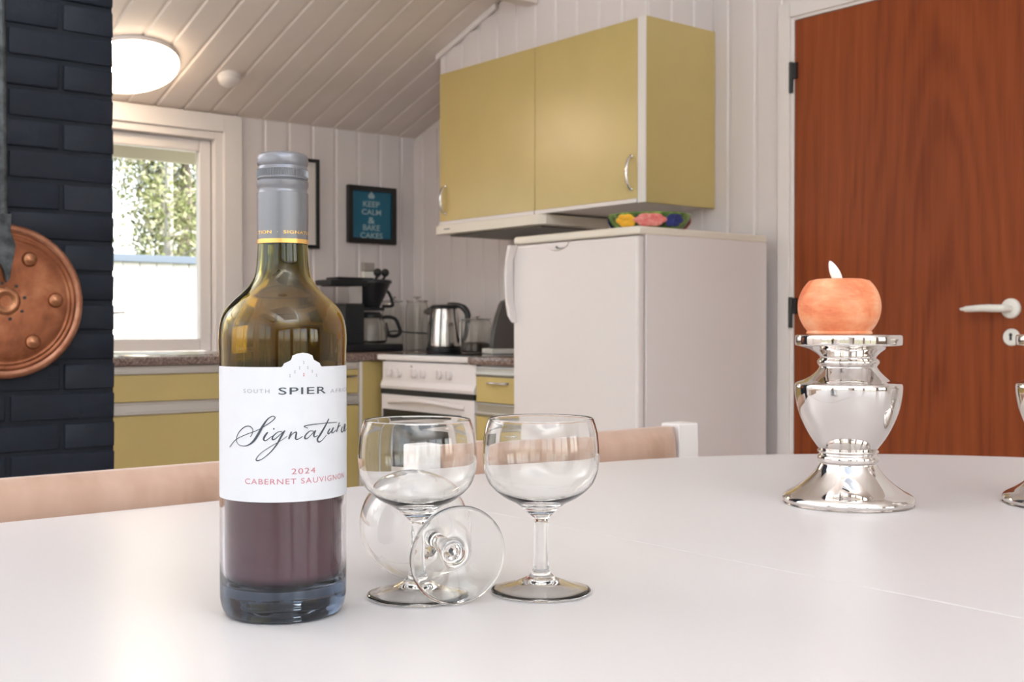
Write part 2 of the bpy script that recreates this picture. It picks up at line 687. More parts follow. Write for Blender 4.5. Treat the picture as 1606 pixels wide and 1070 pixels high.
for y0, y1, z0, z1 in LEFT_WINDOWS:
    wall_l(ys[-1], y0, 0, None)
    wall_l(y0, y1, z1, None)
    if z0 > .1:
        wall_l(y0, y1, 0, z0)
    ys.append(y1)
wall_l(ys[-1], YW + .16, 0, None)
struct('wall_left', bm, 'plain_wall')

# ceiling: two slopes
bm = BM()


def roof_strip(ya, yb, x0, x1):
    za, zb = [EAVE + (SLOPE * (YW - y) if y >= RIDGE_Y else SLOPE * (y - YR)) for y in (ya, yb)]
    prism(bm, [(ya, za + .008), (yb, zb + .008), (yb, zb + .12), (ya, za + .12)], x0, x1, 'X')


roof_strip(YW + .16, RIDGE_Y, XL - .2, XW + .2)
roof_strip(RIDGE_Y, RWY1, XL - .2, XW + .2)
roof_strip(RWY0, YR - .16, XL - .2, XW + .2)
xs = [XL - .2]
for x0, x1 in ADDED_ROOF_WINDOWS:
    roof_strip(RWY1, RWY0, xs[-1], x0)
    xs.append(x1)
roof_strip(RWY1, RWY0, xs[-1], XW + .2)
ceiling = struct('ceiling', bm, 'ceiling_paint', 'sloping white boarded ceiling')


def board_profile(w, depth=.008):
    # u across the board, d out of the wall (0 = finished face, negative = recessed)
    return [(0, -depth), (0, -.0055), (.011, -.0055), (.0165, 0), (w - .004, 0), (w, -.004), (w, -depth)]


def board_mesh(name, w, length):
    """board along local Z, across local X, face towards local -Y"""
    bm = BM()
    pr = board_profile(w)
    a = [bm.verts.new((u, -d, 0)) for u, d in pr]
    b = [bm.verts.new((u, -d, length)) for u, d in pr]
    n = len(pr)
    for k in range(n):
        k2 = (k + 1) % n
        bm.faces.new((a[k], a[k2], b[k2], b[k]))
    bm.faces.new(a)
    bm.faces.new(b)
    return mesh_of(bm, name, True, 20)


def put_board(parent, name, me, m, matrix):
    o = link(name, me, m, parent)
    o.matrix_local = matrix
    return o


# ceiling boards run up the slope (local Z -> up the slope towards -Y)
sl = Vector((0, -1, SLOPE)).normalized()
nrm = Vector((0, -SLOPE, -1)).normalized()          # out of the ceiling, into the room
clen = (YW - RIDGE_Y) * sqrt(1 + SLOPE ** 2)
cb = board_mesh('ceiling_board', .122, clen)
for k in range(-20, 11):
    x = 1.916 + .122 * k
    X_, Y_, Z_ = Vector((1, 0, 0)), -nrm, sl
    mt = Matrix((X_, Y_, Z_)).transposed().to_4x4()
    mt.translation = Vector((x, YW, EAVE))
    put_board(ceiling, 'ceiling_board', cb, 'ceiling_paint', mt)
# window wall boards (right of the window)
wb = board_mesh('wall_board', .1222, EAVE)
for k in range(8):
    x = 2.2975 + .1222 * k
    put_board(wall_back, 'wall_board', wb, 'wall_paint', Matrix.Translation((x, YW, 0)))
# cabinet wall boards: local X runs towards -Y, face towards -X
RX = Matrix(((0, 1, 0), (-1, 0, 0), (0, 0, 1))).to_4x4()
for k in range(-13, 19):
    y = 2.479 + .1193 * (k + 1)
    if y - .1193 < 2.47 and y > 1.55:
        continue
    me = board_mesh('wall_board', .1193, ceil_z(max(y, .9)) if y > RIDGE_Y else ceil_z(y - .1193))
    put_board(wall_right, 'wall_board', me, 'wall_paint', Matrix.Translation((XW, y, 0)) @ RX)

# boxed soffit over the wall cabinets, boarded like the wall
SX, SY0, SY1, SZ0 = 2.885, 2.786, 4.0, 2.0
bm = BM()
prism(bm, [(SY0 + .008, SZ0), (SY1, SZ0), (SY1, ceil_z(SY1)), (SY0 + .008, ceil_z(SY0))], SX + .008, XW, 'X')
soffit = struct('soffit', bm, 'wall_paint', 'white boarded box between wall cabinet and ceiling')
for k in range(11):
    y = 3.958 - .1172 * k
    w = min(.1172, y - SY0)
    if w < .03:
        continue
    me = board_mesh('soffit_board', w, ceil_z(y) - SZ0 - .002)
    put_board(soffit, 'soffit_board', me, 'wall_paint', Matrix.Translation((SX, y, SZ0)) @ RX)
me = board_mesh('soffit_board', SY1 - 3.958, ceil_z(4.0) - SZ0 - .002)
put_board(soffit, 'soffit_board', me, 'wall_paint', Matrix.Translation((SX, SY1, SZ0)) @ RX)
for k in range(3):
    me = board_mesh('soffit_board', .1165, ceil_z(SY0) - SZ0 - .002)
    put_board(soffit, 'soffit_board', me, 'wall_paint', Matrix.Translation((SX + .001 + .1165 * k, SY0, SZ0)))
# moulding where soffit meets ceiling
bm = BM()
ya, yb = 4.005, 3.60
prism(bm, [(ya, ceil_z(ya) - .001), (yb, ceil_z(yb) - .001), (yb, ceil_z(yb) - .024), (ya, ceil_z(ya) - .024)], SX - .016, SX, 'X', .002)
struct('trim_1', bm, 'trim_paint', 'white moulding strip along soffit and ceiling')
# beam across under the ceiling
bm = BM()
box(bm, XL, SX, 3.355, 3.42, 2.165, 2.31, .004)
struct('beam', bm, 'ceiling_paint', 'painted ceiling beam above the wall cabinet')

# ------------------------------------------------------------------ brick pillar
PX1, PY, COURSE = .964, 2.58, .0656
PX0, PD = .15, .42
ptop = ceil_z(PY) + .0
bm = BM()
box(bm, PX0 + .006, PX1 - .006, PY + .006, PY + PD - .006, 0, ptop - .005)
pillar = struct('pillar', bm, 'mortar', 'navy painted brick chimney pillar')


def brick_mesh(w, i):
    bm = BM()
    rnd = random.Random(i)
    box(bm, .005, w - .005, 0, .10, .005, COURSE - .005, .0035, 2)
    for v in bm.verts:
        v.co += Vector((rnd.uniform(-1, 1) * .0008, rnd.uniform(-1, 1) * .0012, rnd.uniform(-1, 1) * .0009))
    return mesh_of(bm, 'brick', True, 50)


variants = {w: [brick_mesh(w, int(w * 1000) + i) for i in range(4)] for w in (.234, .120, .114)}
nrow = int(ptop / COURSE)
for r in range(nrow):
    x = PX1
    first = .120 if r % 2 == 0 else .234
    while x > PX0 + .05:
        w = first
        first = .234
        if x - w < PX0 - .01:
            w = .114
        me = random.choice(variants[w])
        o = put_board(pillar, 'brick', me, 'brick_paint', Matrix.Translation((x - w, PY + random.uniform(-.0015, .0015), r * COURSE)))
        x -= w

# ------------------------------------------------------------------ kitchen window (window_1)
win = bpy.data.objects.new('window_1', None)
COL.objects.link(win)
win.location = (1.6, YW, .82)
win['kind'] = 'structure'
win['label'] = 'white framed kitchen window looking onto fence and trees'
bm = BM()
box(bm, 2.226, 2.3105, YW - .018, YW + .005, .82, EAVE - .003, .003)
box(bm, .87, 2.226, YW - .018, YW + .005, 1.778, EAVE - .003, .003)
box(bm, .87, .953, YW - .018, YW + .005, .82, 1.778, .003)
part(win, 'casing', bm, 'trim_paint')
bm = BM()
box(bm, 2.19, 2.228, YW - .005, YW + .10, .82, 1.778, .003)
box(bm, .953, 2.19, YW - .005, YW + .10, 1.745, 1.778, .003)
box(bm, .953, .99, YW - .005, YW + .10, .82, 1.745, .003)
box(bm, .99, 2.19, YW - .005, YW + .10, .80, .825, .003)
part(win, 'window_frame', bm, 'trim_paint')
bm = BM()
frame(bm, 'Y', 1.585, 2.186, .828, 1.742, .052, YW + .03, YW + .075, .006)
sash = part(win, 'sash', bm, 'trim_paint')
bm = BM()
frame(bm, 'Y', .994, 1.58, .828, 1.742, .052, YW + .03, YW + .075, .006)
sash2 = part(win, 'sash', bm, 'trim_paint')
for s, (a, b) in ((sash, (1.63, 2.14)), (sash2, (1.04, 1.535))):
    bm = BM()
    box(bm, a, b, YW + .05, YW + .054, .876, 1.695)
    part(s, 'pane', bm, 'pane')
bm = BM()
tube(bm, [(1.71, YW + .03, .985), (1.71, YW + .005, .985)], .007)
tube(bm, [(1.70, YW + .004, .985), (1.79, YW + .002, .99)], [.006, .004])
part(sash, 'window_catch', bm, 'aluminium')

# rear glazing behind the camera
for i, (x0, x1, z0, z1) in enumerate(REAR_WINDOWS):
    w = bpy.data.objects.new('window_%d' % (i + 2), None)
    COL.objects.link(w)
    w.location = ((x0 + x1) / 2, YR, z0)
    w['kind'] = 'structure'
    bm = BM()
    frame(bm, 'Y', x0, x1, z0, z1, .07, YR - .11, YR - .04)
    box(bm, (x0 + x1) / 2 - .05, (x0 + x1) / 2 + .05, YR - .11, YR - .04, z0 + .07, z1 - .07)
    f = part(w, 'window_frame', bm, 'trim_paint')
    bm = BM()
    box(bm, x0 + .07, x1 - .07, YR - .08, YR - .076, z0 + .07, z1 - .07)
    part(f, 'pane', bm, 'pane')
for i, (y0, y1, z0, z1) in enumerate(LEFT_WINDOWS):
    w = bpy.data.objects.new('window_%d' % (i + 5), None)
    COL.objects.link(w)
    w.location = (XL, (y0 + y1) / 2, z0)
    w['kind'] = 'structure'
    bm = BM()
    frame(bm, 'X', y0, y1, z0, z1, .07, XL - .11, XL - .04)
    box(bm, XL - .11, XL - .04, (y0 + y1) / 2 - .05, (y0 + y1) / 2 + .05, z0 + .07, z1 - .07)
    f = part(w, 'window_frame', bm, 'trim_paint')
    bm = BM()
    box(bm, XL - .08, XL - .076, y0 + .07, y1 - .07, z0 + .07, z1 - .07)
    part(f, 'pane', bm, 'pane')

for i, (x0, x1) in enumerate(ADDED_ROOF_WINDOWS):  # unseen roof windows, added only to let more light onto the table
    yc = (RWY0 + RWY1) / 2
    w = bpy.data.objects.new('window_%d' % (i + 7), None)
    COL.objects.link(w)
    w.location = ((x0 + x1) / 2, yc, ceil_z(yc) + .05)
    w.rotation_euler = (math.atan(SLOPE), 0, 0)
    w['kind'] = 'structure'
    hx_, hy_ = (x1 - x0) / 2, (RWY1 - RWY0) / 2 * sqrt(1 + SLOPE ** 2)
    bm = BM()
    for a0, a1, b0, b1 in ((-hx_, -hx_ + .06, -hy_, hy_), (hx_ - .06, hx_, -hy_, hy_), (-hx_ + .06, hx_ - .06, -hy_, -hy_ + .06), (-hx_ + .06, hx_ - .06, hy_ - .06, hy_)):
        box(bm, a0, a1, b0, b1, 0, .05)
    f = part(w, 'window_frame', bm, 'trim_paint', world=False)
    bm = BM()
    box(bm, -hx_ + .06, hx_ - .06, -hy_ + .06, hy_ - .06, .02, .024)
    part(f, 'pane', bm, 'pane', world=False)

# ------------------------------------------------------------------ brown door (door_1)
door = bpy.data.objects.new('door_1', None)
COL.objects.link(door)
door.location = (XW, 2.0, 0)
door['kind'] = 'structure'
door['label'] = 'reddish brown wooden door with white lever handle'
bm = BM()
box(bm, XW - .012, XW + .03, 1.60, 2.417, .006, 1.966, .002)
leaf = part(door, 'door_leaf', bm, 'mahogany')
bm = BM()
for y0, y1, z0, z1 in ((2.432, 2.481, 0, 2.028), (1.535, 1.585, 0, 2.028), (1.585, 2.432, 1.978, 2.028)):
    box(bm, XW - .022, XW + .01, y0, y1, z0, z1, .003)
part(door, 'casing', bm, 'trim_paint')
bm = BM()
for y0, y1, z0, z1 in ((2.419, 2.447, 0, 1.995), (1.57, 1.598, 0, 1.995), (1.598, 2.419, 1.968, 1.995)):
    box(bm, XW - .012, XW + .10, y0, y1, z0, z1, .002)
part(door, 'door_jamb', bm, 'trim_paint')
for z in (1.722, .927):
    bm = BM()
    tube(bm, [(XW - .018, 2.428, z), (XW - .018, 2.428, z + .104)], .0075, 12)
    box(bm, XW - .021, XW - .011, 2.404, 2.429, z + .047, z + .101, .001)
    part(door, 'hinge', bm, 'black_metal', 'black door hinge')
bm = BM()
lathe(bm, [(0, .0), (.029, 0), (.029, .006), (.026, .010), (.013, .011), (0, .011)], 32, Matrix.Translation((XW - .012, 1.657, .983)) @ Matrix.Rotation(radians(-90), 4, 'Y'))
part(door, 'handle_rosette', bm, 'plate_white')
bm = BM()
hp = catmull([(XW - .02, 1.657, .983), (XW - .052, 1.659, .983), (XW - .062, 1.674, .983), (XW - .062, 1.72, .984), (XW - .059, 1.765, .982), (XW - .056, 1.79, .982)], 5)
tube(bm, hp, [.0105] * 8 + [.0115] * 6 + [.011 - .0003 * k for k in range(len(hp) - 18)] + [.006, .005, .0045, .003], 14)
part(door, 'door_handle', bm, 'plate_white', 'white lever door handle')
bm = BM()
lathe(bm, [(0, .0), (.025, 0), (.025, .004), (.022, .007), (0, .007)], 32, Matrix.Translation((XW - .012, 1.655, .9)) @ Matrix.Rotation(radians(-90), 4, 'Y'))
esc = part(door, 'keyhole_plate', bm, 'plate_white')
bm = BM()
prism(bm, [(1.6585, .891), (1.6585, .903)] + [(1.655 + .0052 * cos(t), .907 + .0052 * sin(t)) for t in [radians(-20 + 22 * k) for k in range(11)]] + [(1.6515, .903), (1.6515, .891)], XW - .0198, XW - .0185, 'X')
part(esc, 'keyhole', bm, 'black_plastic')

# ================================================================== fixtures on ceiling and walls
CROT = (-atan2(SLOPE, 1), 0, 0)
lamp = thing('ceiling_lamp', 'round lit white dome ceiling lamp above the kitchen window', 'lamp', (1.69, 4.395, ceil_z(4.395)))
lamp.rotation_euler = CROT
bm = BM()
lathe(bm, [(0, 0), (.190, 0), (.193, -.008), (.190, -.020), (0, -.020)], 64)
part(lamp, 'lamp_base', bm, 'trim_paint', world=False)
bm = BM()
lathe(bm, catmull([(.187, -.016), (.190, -.026), (.176, -.046), (.133, -.063), (.067, -.072), (0, -.074)], 5), 64)
part(lamp, 'lamp_shade', bm, 'ceiling_lamp_glow', 'glowing white diffuser', world=False)
sd = thing('smoke_detector', 'small round white smoke detector on the sloping ceiling', 'smoke detector', (2.11, 4.395, ceil_z(4.395)))
sd.rotation_euler = CROT
bm = BM()
lathe(bm, [(0, 0), (.046, 0), (.046, -.012), (.043, -.016), (0, -.016)], 32)
part(sd, 'mounting_base', bm, 'trim_paint', world=False)
bm = BM()
lathe(bm, [(.043, -.016), (.043, -.028), (.034, -.036), (.014, -.039), (0, -.039)], 32)
part(sd, 'cover', bm, 'trim_paint', world=False)

# picture frames
pic = thing('picture_frame', 'black framed blue KEEP CALM & BAKE CAKES poster on white wall', 'poster', (2.985, YW, 1.33))
bm = BM()
frame(bm, 'Y', 2.848, 3.117, 1.328, 1.60, .024, YW - .028, YW - .002, .002)
part(pic, 'frame', bm, 'black_frame')
bm = BM()
box(bm, 2.868, 3.097, YW - .014, YW - .004, 1.348, 1.58)
paper = part(pic, 'poster_sheet', bm, 'poster_blue', 'blue poster with pale lettering')
tm = bmesh.new()
for s, z, w, h in (('KEEP', 1.503, .093, .027), ('CALM', 1.466, .108, .026), ('&', 1.424, .038, .031), ('BAKE', 1.391, .094, .027), ('CAKES', 1.354, .124, .027)):
    me = fit_text(s, w, h, .012)
    me.transform(Matrix.Translation((2.981, YW - .0148, z)) @ Matrix.Rotation(radians(90), 4, 'X'))
    tm.from_mesh(me)
# little cake picture above the words
prism(tm, [(2.967, 1.543), (2.995, 1.543), (2.999, 1.554), (2.963, 1.554)], YW - .0146, YW - .0142, 'Y')
for (cx, cz, r) in ((2.973, 1.557, .009), (2.989, 1.557, .009), (2.981, 1.564, .010), (2.981, 1.573, .004)):
    prism(tm, [(cx + r * cos(t), cz + r * .8 * sin(t)) for t in [2 * pi * k / 14 for k in range(14)]], YW - .0147, YW - .0143, 'Y')
part(paper, 'lettering', tm, 'poster_ink', recalc=False)
pic2 = thing('picture_frame', 'tall thin black picture frame on the wall behind the bottle neck', 'picture', (2.56, YW, 1.29))
bm = BM()
frame(bm, 'Y', 2.43, 2.697, 1.291, 1.702, .016, YW - .022, YW - .002, .002)
part(pic2, 'frame', bm, 'black_frame')
bm = BM()
box(bm, 2.445, 2.682, YW - .010, YW - .004, 1.306, 1.688)
part(pic2, 'print', bm, 'mat_board')
# wall socket
so = thing('wall_socket', 'white wall socket with grey top above the coffee maker', 'socket', (2.96, YW, 1.12))
bm = BM()
box(bm, 2.93, 2.985, YW - .03, YW - .001, 1.10, 1.195, .004)
part(so, 'socket_body', bm, 'plate_white')
bm = BM()
box(bm, 2.928, 2.987, YW - .034, YW - .001, 1.196, 1.235, .004)
part(so, 'plug_cover', bm, mat('socket_grey', (.36, .32, .29, 1), .5), 'grey upper box')

# ------------------------------------------------------------------ copper bed warmer on the pillar
BX, BZ, BR = .715, .983, .163
bw = thing('bed_warmer', 'round copper bed warmer hanging on the navy brick pillar', 'bed warmer', (BX, PY - .002, BZ))
RB = Matrix.Translation((BX, PY - .004, BZ)) @ Matrix.Rotation(radians(90), 4, 'X')     # local +Z -> towards -Y
bm = BM()
prof = [(0, .036), (.02, .0365), (.05, .038), (.08, .039), (.115, .038), (.128, .034), (.132, .036), (.136, .033), (.142, .0345), (.147, .031)]
lathe(bm, catmull(prof, 3), 72, RB)
lid = part(bw, 'pan_lid', bm, 'copper', sharp=60)
bm = BM()
lathe(bm, catmull([(.147, .031), (.153, .033), (.158, .032), (.163, .027), (.163, .02), (.158, .012), (.14, .004), (.1, 0), (0, 0)], 3), 72, RB)
part(bw, 'pan_rim', bm, 'copper_rim', 'paler rolled copper rim', sharp=60)
for k in range(6):
    a = radians(2 + 60 * k)
    bm = BM()
    ellipsoid(bm, (.101 * cos(a), .101 * sin(a), .0380), (.0165, .0165, .0125), 18, RB)
    part(lid, 'boss', bm, 'copper_boss', sharp=60)
bm = BM()
lathe(bm, catmull([(.012, .037), (.017, .0395), (.022, .0405), (.027, .039), (.031, .036)], 4), 36, RB)
part(lid, 'center_ring', bm, 'copper_boss', sharp=60)
for k in range(8):
    a = radians(12 + 45 * k)
    bm = BM()
    lathe(bm, [(0, .0401), (.0034, .0401), (.0034, .036)], 10, RB @ Matrix.Translation((.038 * cos(a), .038 * sin(a), 0)))
    part(lid, 'hole', bm, 'black_metal')
bm = BM()
hx = BX - .006
prism(bm, [(hx - .012, 1.165), (hx + .014, 1.165), (hx + .013, 1.15), (hx + .012, 1.13), (hx + .022, 1.10), (hx + .018, 1.075), (hx + .013, 1.05), (hx + .010, 1.03), (hx + .004, 1.022), (hx - .004, 1.05), (hx - .018, 1.075), (hx - .02, 1.10), (hx - .012, 1.13)], PY - .058, PY - .047, 'Y', .002)
part(bw, 'handle_socket', bm, 'iron_dark', 'dark forged iron bracket')
bm = BM()
tube(bm, [(hx, PY - .045, 1.14), (hx, PY - .042, 1.4), (hx, PY - .03, 1.9)], [.009, .009, .008], 10)
part(bw, 'handle', bm, 'iron_dark')

# ================================================================== kitchen units
# wall cabinet
CX, CY0, CY1, CZ0, CZ1 = 2.872, 2.776, 3.978, 1.36, 2.0
wc = thing('wall_cabinet', 'olive yellow two-door wall cabinet above the fridge', 'cabinet', (3.05, 3.38, CZ0))
bm = BM()
box(bm, CX + .02, XW - .002, CY0 + .016, CY1, CZ0 + .018, CZ1 - .001)
part(wc, 'carcass', bm, 'white_laminate')
bm = BM()
box(bm, CX + .0015, XW - .002, CY0, CY0 + .016, CZ0, CZ1, .001)
part(wc, 'side_panel', bm, 'olive_laminate')
bm = BM()
box(bm, CX - .001, CX + .006, CY0 - .0008, CY0 + .036, CZ0 - .001, CZ1 - .001, .0015)
part(wc, 'edge_strip', bm, 'white_laminate', 'white front edge of side panel')
bm = BM()
box(bm, CX + .022, XW - .002, CY0 + .016, CY1, CZ0 + .004, CZ0 + .019)
part(wc, 'bottom_panel', bm, 'white_laminate')
mid = 3.359
for (ya, yb, hy, dirn) in ((mid + .0015, CY1, 3.938, 0), (CY0 + .038, mid - .0015, 2.842, 1)):
    bm = BM()
    box(bm, CX, CX + .018, ya, yb, CZ0 + .016, CZ1 - .002, .0012)
    d = part(wc, 'cabinet_door', bm, 'olive_laminate')
    bm = BM()
    box(bm, CX - .003, CX + .019, ya, yb, CZ0, CZ0 + .0155, .003)
    part(d, 'edge_profile', bm, 'white_enamel', 'white bottom edge')
    bm = BM()
    z0, z1 = 1.408, 1.522
    arc = [(CX - .0 - .026 * sin(pi * k / 14), hy, z0 + (z1 - z0) * (.5 - .5 * cos(pi * k / 14))) for k in range(15)]
    tube(bm, arc, [.0045 + .002 * sin(pi * k / 14) for k in range(15)], 10)
    for z in (z0, z1):
        ellipsoid(bm, (CX - .003, hy, z), (.004, .008, .008), 10)
    part(d, 'handle', bm, 'chrome', 'chrome bow handle')

# cooker hood under the left door
hd = thing('range_hood', 'slim white cooker hood under the olive wall cabinet', 'range hood', (3.0, 3.63, 1.318))
bm = BM()
prism(bm, [(2.848, 3.972), (3.23, 3.972), (3.23, 3.29), (2.87, 3.29), (2.848, 3.31)], 1.319, 1.358, 'Z', .003)
part(hd, 'hood_body', bm, 'cream_plastic')
bm = BM()
box(bm, 2.89, 3.20, 3.34, 3.93, 1.312, 1.3195, .002)
part(hd, 'filter_panel', bm, mat('hood_filter', (.16, .15, .13, 1), .5, .3), 'dark underside filter')
bm = BM()
box(bm, 2.8470, 2.849, 3.875, 3.915, 1.337, 1.341)
part(hd, 'nameplate', bm, 'ink_soft', 'small grey mark')

# fridge
FX, FY0, FY1, FZ = 2.543, 2.49, 3.092, 1.241
fr = thing('refrigerator', 'white under-bench refrigerator below the olive wall cabinet', 'refrigerator', (2.86, 2.79, 0))
bm = BM()
box(bm, FX + .038, 3.17, FY0, FY1, .03, FZ - .024, .004)
box(bm, FX + .05, 3.1, FY0 + .04, FY1 - .04, .001, .035)
part(fr, 'fridge_body', bm, 'white_enamel')
bm = BM()
box(bm, FX, FX + .034, FY0 + .001, FY1 - .001, .05, FZ - .030, .010, 4)
fd = part(fr, 'fridge_door', bm, 'white_enamel')
bm = BM()
box(bm, FX + .004, 3.172, FY0 - .001, FY1 + .001, FZ - .026, FZ, .007, 3)
part(fr, 'fridge_top', bm, 'cream_plastic', 'cream worktop lid')
bm = BM()
prism(bm, [(2.86 - .06, FZ - .032), (2.86 + .06, FZ - .032)] + [(2.86 + .06 * cos(t) * (1 - .12 * sin(t)), FZ - .034 - .024 * sin(t)) for t in [pi * k / 12 for k in range(1, 12)]], FX - .005, FX + .002, 'X', .002)
bdg = part(fd, 'badge', bm, 'white_enamel')
bm = BM()
tube(bm, [(FX - .0058, 2.858, 1.196), (FX - .0058, 2.853, 1.191), (FX - .0058, 2.84, 1.1885), (FX - .0058, 2.822, 1.190)], [.0035, .003, .0016, .001], 6)
part(bdg, 'badge_mark', bm, 'ink_soft', 'small dark grey swoosh mark')
bm = BM()
hz0, hz1 = .975, 1.205
hc = catmull([(FX - .004, 3.075, hz1), (FX - .024, 3.092, 1.165), (FX - .034, 3.098, 1.09), (FX - .024, 3.092, 1.015), (FX - .004, 3.075, hz0)], 6)
n = len(hc)
for k in range(n):
    pass
prism(bm, [(3.066, hz1 + .006), (3.088, hz1 + .006), (3.098, 1.17), (3.104, 1.13), (3.106, 1.09), (3.104, 1.05), (3.098, 1.01), (3.088, hz0 - .006), (3.066, hz0 - .03), (3.076, .99), (3.088, 1.018), (3.091, 1.09), (3.088, 1.162), (3.076, 1.185)], FX - .03, FX + .004, 'X', .005)
part(fd, 'door_handle', bm, 'white_enamel')

# painted bowl on the fridge
bo = thing('flower_bowl', 'colourful flower painted bowl on top of the fridge', 'bowl', (2.84, 2.725, FZ))
bm = BM()
lathe(bm, catmull([(0, .002), (.07, .0), (.10, .012), (.128, .036), (.139, .062), (.135, .064), (.122, .04), (.094, .02), (.06, .011), (0, .010)], 4), 56)
part(bo, 'bowl_shell', bm, 'bowl_green', world=False)
view = atan2(-2.725, -2.84)
for (da, m, w) in ((-.62, 'petal_yellow', .045), (.02, 'petal_pink', .058), (.66, 'petal_blue', .042), (1.9, 'petal_pink', .05), (3.1, 'petal_yellow', .05), (-1.8, 'petal_blue', .05)):
    # a big flower: overlapping petals lying on the bowl's wall
    bm = BM()
    a = view + da
    T = Matrix.Rotation(a, 4, 'Z') @ Matrix.Translation((.1305, 0, .040)) @ Matrix.Rotation(radians(22), 4, 'Y')
    for q in range(6):
        t = 2 * pi * q / 6
        ellipsoid(bm, (0, .5 * w * cos(t), .012 * sin(t)), (.004, .46 * w, .012), 10, T)
    part(bo, 'painted_flower', bm, m, world=False)

# stove
VX, VY0, VY1 = 2.62, 3.405, 4.06
st = thing('stove', 'white freestanding stove with black glass hob beside the fridge', 'stove', (2.9, 3.73, 0))
bm = BM()
box(bm, VX + .03, 3.22, VY0 + .003, VY1 - .003, .001, .786, .003)
box(bm, VX + .03, 3.22, VY0 + .04, VY1 - .003, .786, .797)
part(st, 'stove_body', bm, 'white_enamel')
bm = BM()
box(bm, VX - .004, 3.225, VY0 + .038, VY1 + .012, .794, .8165, .005)
part(st, 'top_rim', bm, 'white_enamel')
bm = BM()
box(bm, VX + .035, 3.21, VY0 + .05, VY1, .8155, .8195, .001)
part(st, 'hob', bm, 'black_hob', 'black glass hob')
bm = BM()
pts = [(VX + .005, .788), (VX + .03, .788), (VX + .03, .678), (VX - .004, .678), (VX - .009, .690), (VX - .002, .704), (VX + .004, .716)]
a = [bm.verts.new((x, VY0, z)) for x, z in pts]
b = [bm.verts.new((x, VY1 - .02, z)) for x, z in pts]
for k in range(len(pts)):
    k2 = (k + 1) % len(pts)
    bm.faces.new((a[k], a[k2], b[k2], b[k]))
bm.faces.new(a)
bm.faces.new(list(reversed(b)))
cp = part(st, 'control_panel', bm, 'white_enamel')
for y in (3.982, 3.912, 3.807, 3.747, 3.638, 3.573):
    bm = BM()
    lathe(bm, [(0, 0), (.019, 0), (.018, .010), (.015, .013), (0, .014)], 20, Matrix.Translation((VX + .004, y, .745)) @ Matrix.Rotation(radians(-90), 4, 'Y'))
    box(bm, VX - .019, VX - .006, y - .0035, y + .0035, .727, .763, .002)
    part(cp, 'knob', bm, 'white_enamel')
bm = BM()
ellipsoid(bm, (VX + .004, 3.83, .772), (.003, .005, .004), 10)
part(cp, 'pilot_light', bm, 'ink_soft')
bm = BM()
box(bm, VX - .0045, VX + .032, VY0 + .002, VY1 - .02, .655, .677)  # solid black strip in place of the shade inside the gap
part(st, 'shadow_gap', bm, 'black_plastic', 'black strip painted as the shaded gap above oven door')
bm = BM()
box(bm, VX - .004, VX + .03, VY0 + .002, VY1 - .02, .16, .657, .006)
od = part(st, 'oven_door', bm, 'white_enamel')
bm = BM()
arc = [(VX - .004 - .028 * sin(pi * k / 16) ** .6, VY0 + .06 + (VY1 - .02 - VY0 - .12) * k / 16, .636 - .012 + .014 * sin(pi * k / 16)) for k in range(17)]
tube(bm, arc, .009, 10)
part(od, 'oven_handle', bm, 'white_enamel')
bm = BM()
box(bm, VX - .0055, VX - .003, VY0 + .08, VY1 - .035, .30, .594, .001)
part(od, 'oven_window', bm, 'oven_glass', 'dark oven window')

# drawer unit between stove and fridge
dr = thing('drawer_unit', 'narrow olive drawer unit between stove and fridge', 'cabinet', (2.9, 3.25, 0))
bm = BM()
box(bm, VX + .02, 3.22, 3.10, 3.40, .08, .788)
box(bm, VX + .06, 3.2, 3.11, 3.39, .001, .08)
part(dr, 'carcass', bm, 'white_laminate')
for z0, z1 in ((.652, .746), (.40, .60), (.12, .36)):
    bm = BM()
    box(bm, VX - .001, VX + .018, 3.105, 3.398, z0, z1, .0015)
    d = part(dr, 'drawer_front', bm, 'olive_laminate')
    bm = BM()
    zc = z0 + .77 * (z1 - z0) if z0 > .6 else z1 - .04
    ya, yb = 3.205, 3.33
    arc = [(VX - .002 - .02 * sin(pi * k / 12) ** .7, ya + (yb - ya) * k / 12, zc) for k in range(13)]
    tube(bm, arc, .005, 8)
    part(d, 'handle', bm, 'steel', 'steel bar handle')
for z0, z1 in ((.752, .782), (.604, .648)):
    bm = BM()
    box(bm, VX + .004, VX + .02, 3.10, 3.40, z0, z1, .001)
    box(bm, VX - .006, VX + .006, 3.10, 3.40, z0, z0 + .010, .002)
    box(bm, VX - .002, VX + .006, 3.10, 3.40, z1 - .006, z1, .002)
    part(dr, 'grip_rail', bm, 'aluminium', 'aluminium grip rail')
bm = BM()
box(bm, VX - .012, XW - .001, 3.098, 3.438, .789, .8185, .004)
tag(link('worktop', mesh_of(bm, 'worktop'), 'granite'), 'short speckled stone worktop piece between stove and fridge', 'worktop')

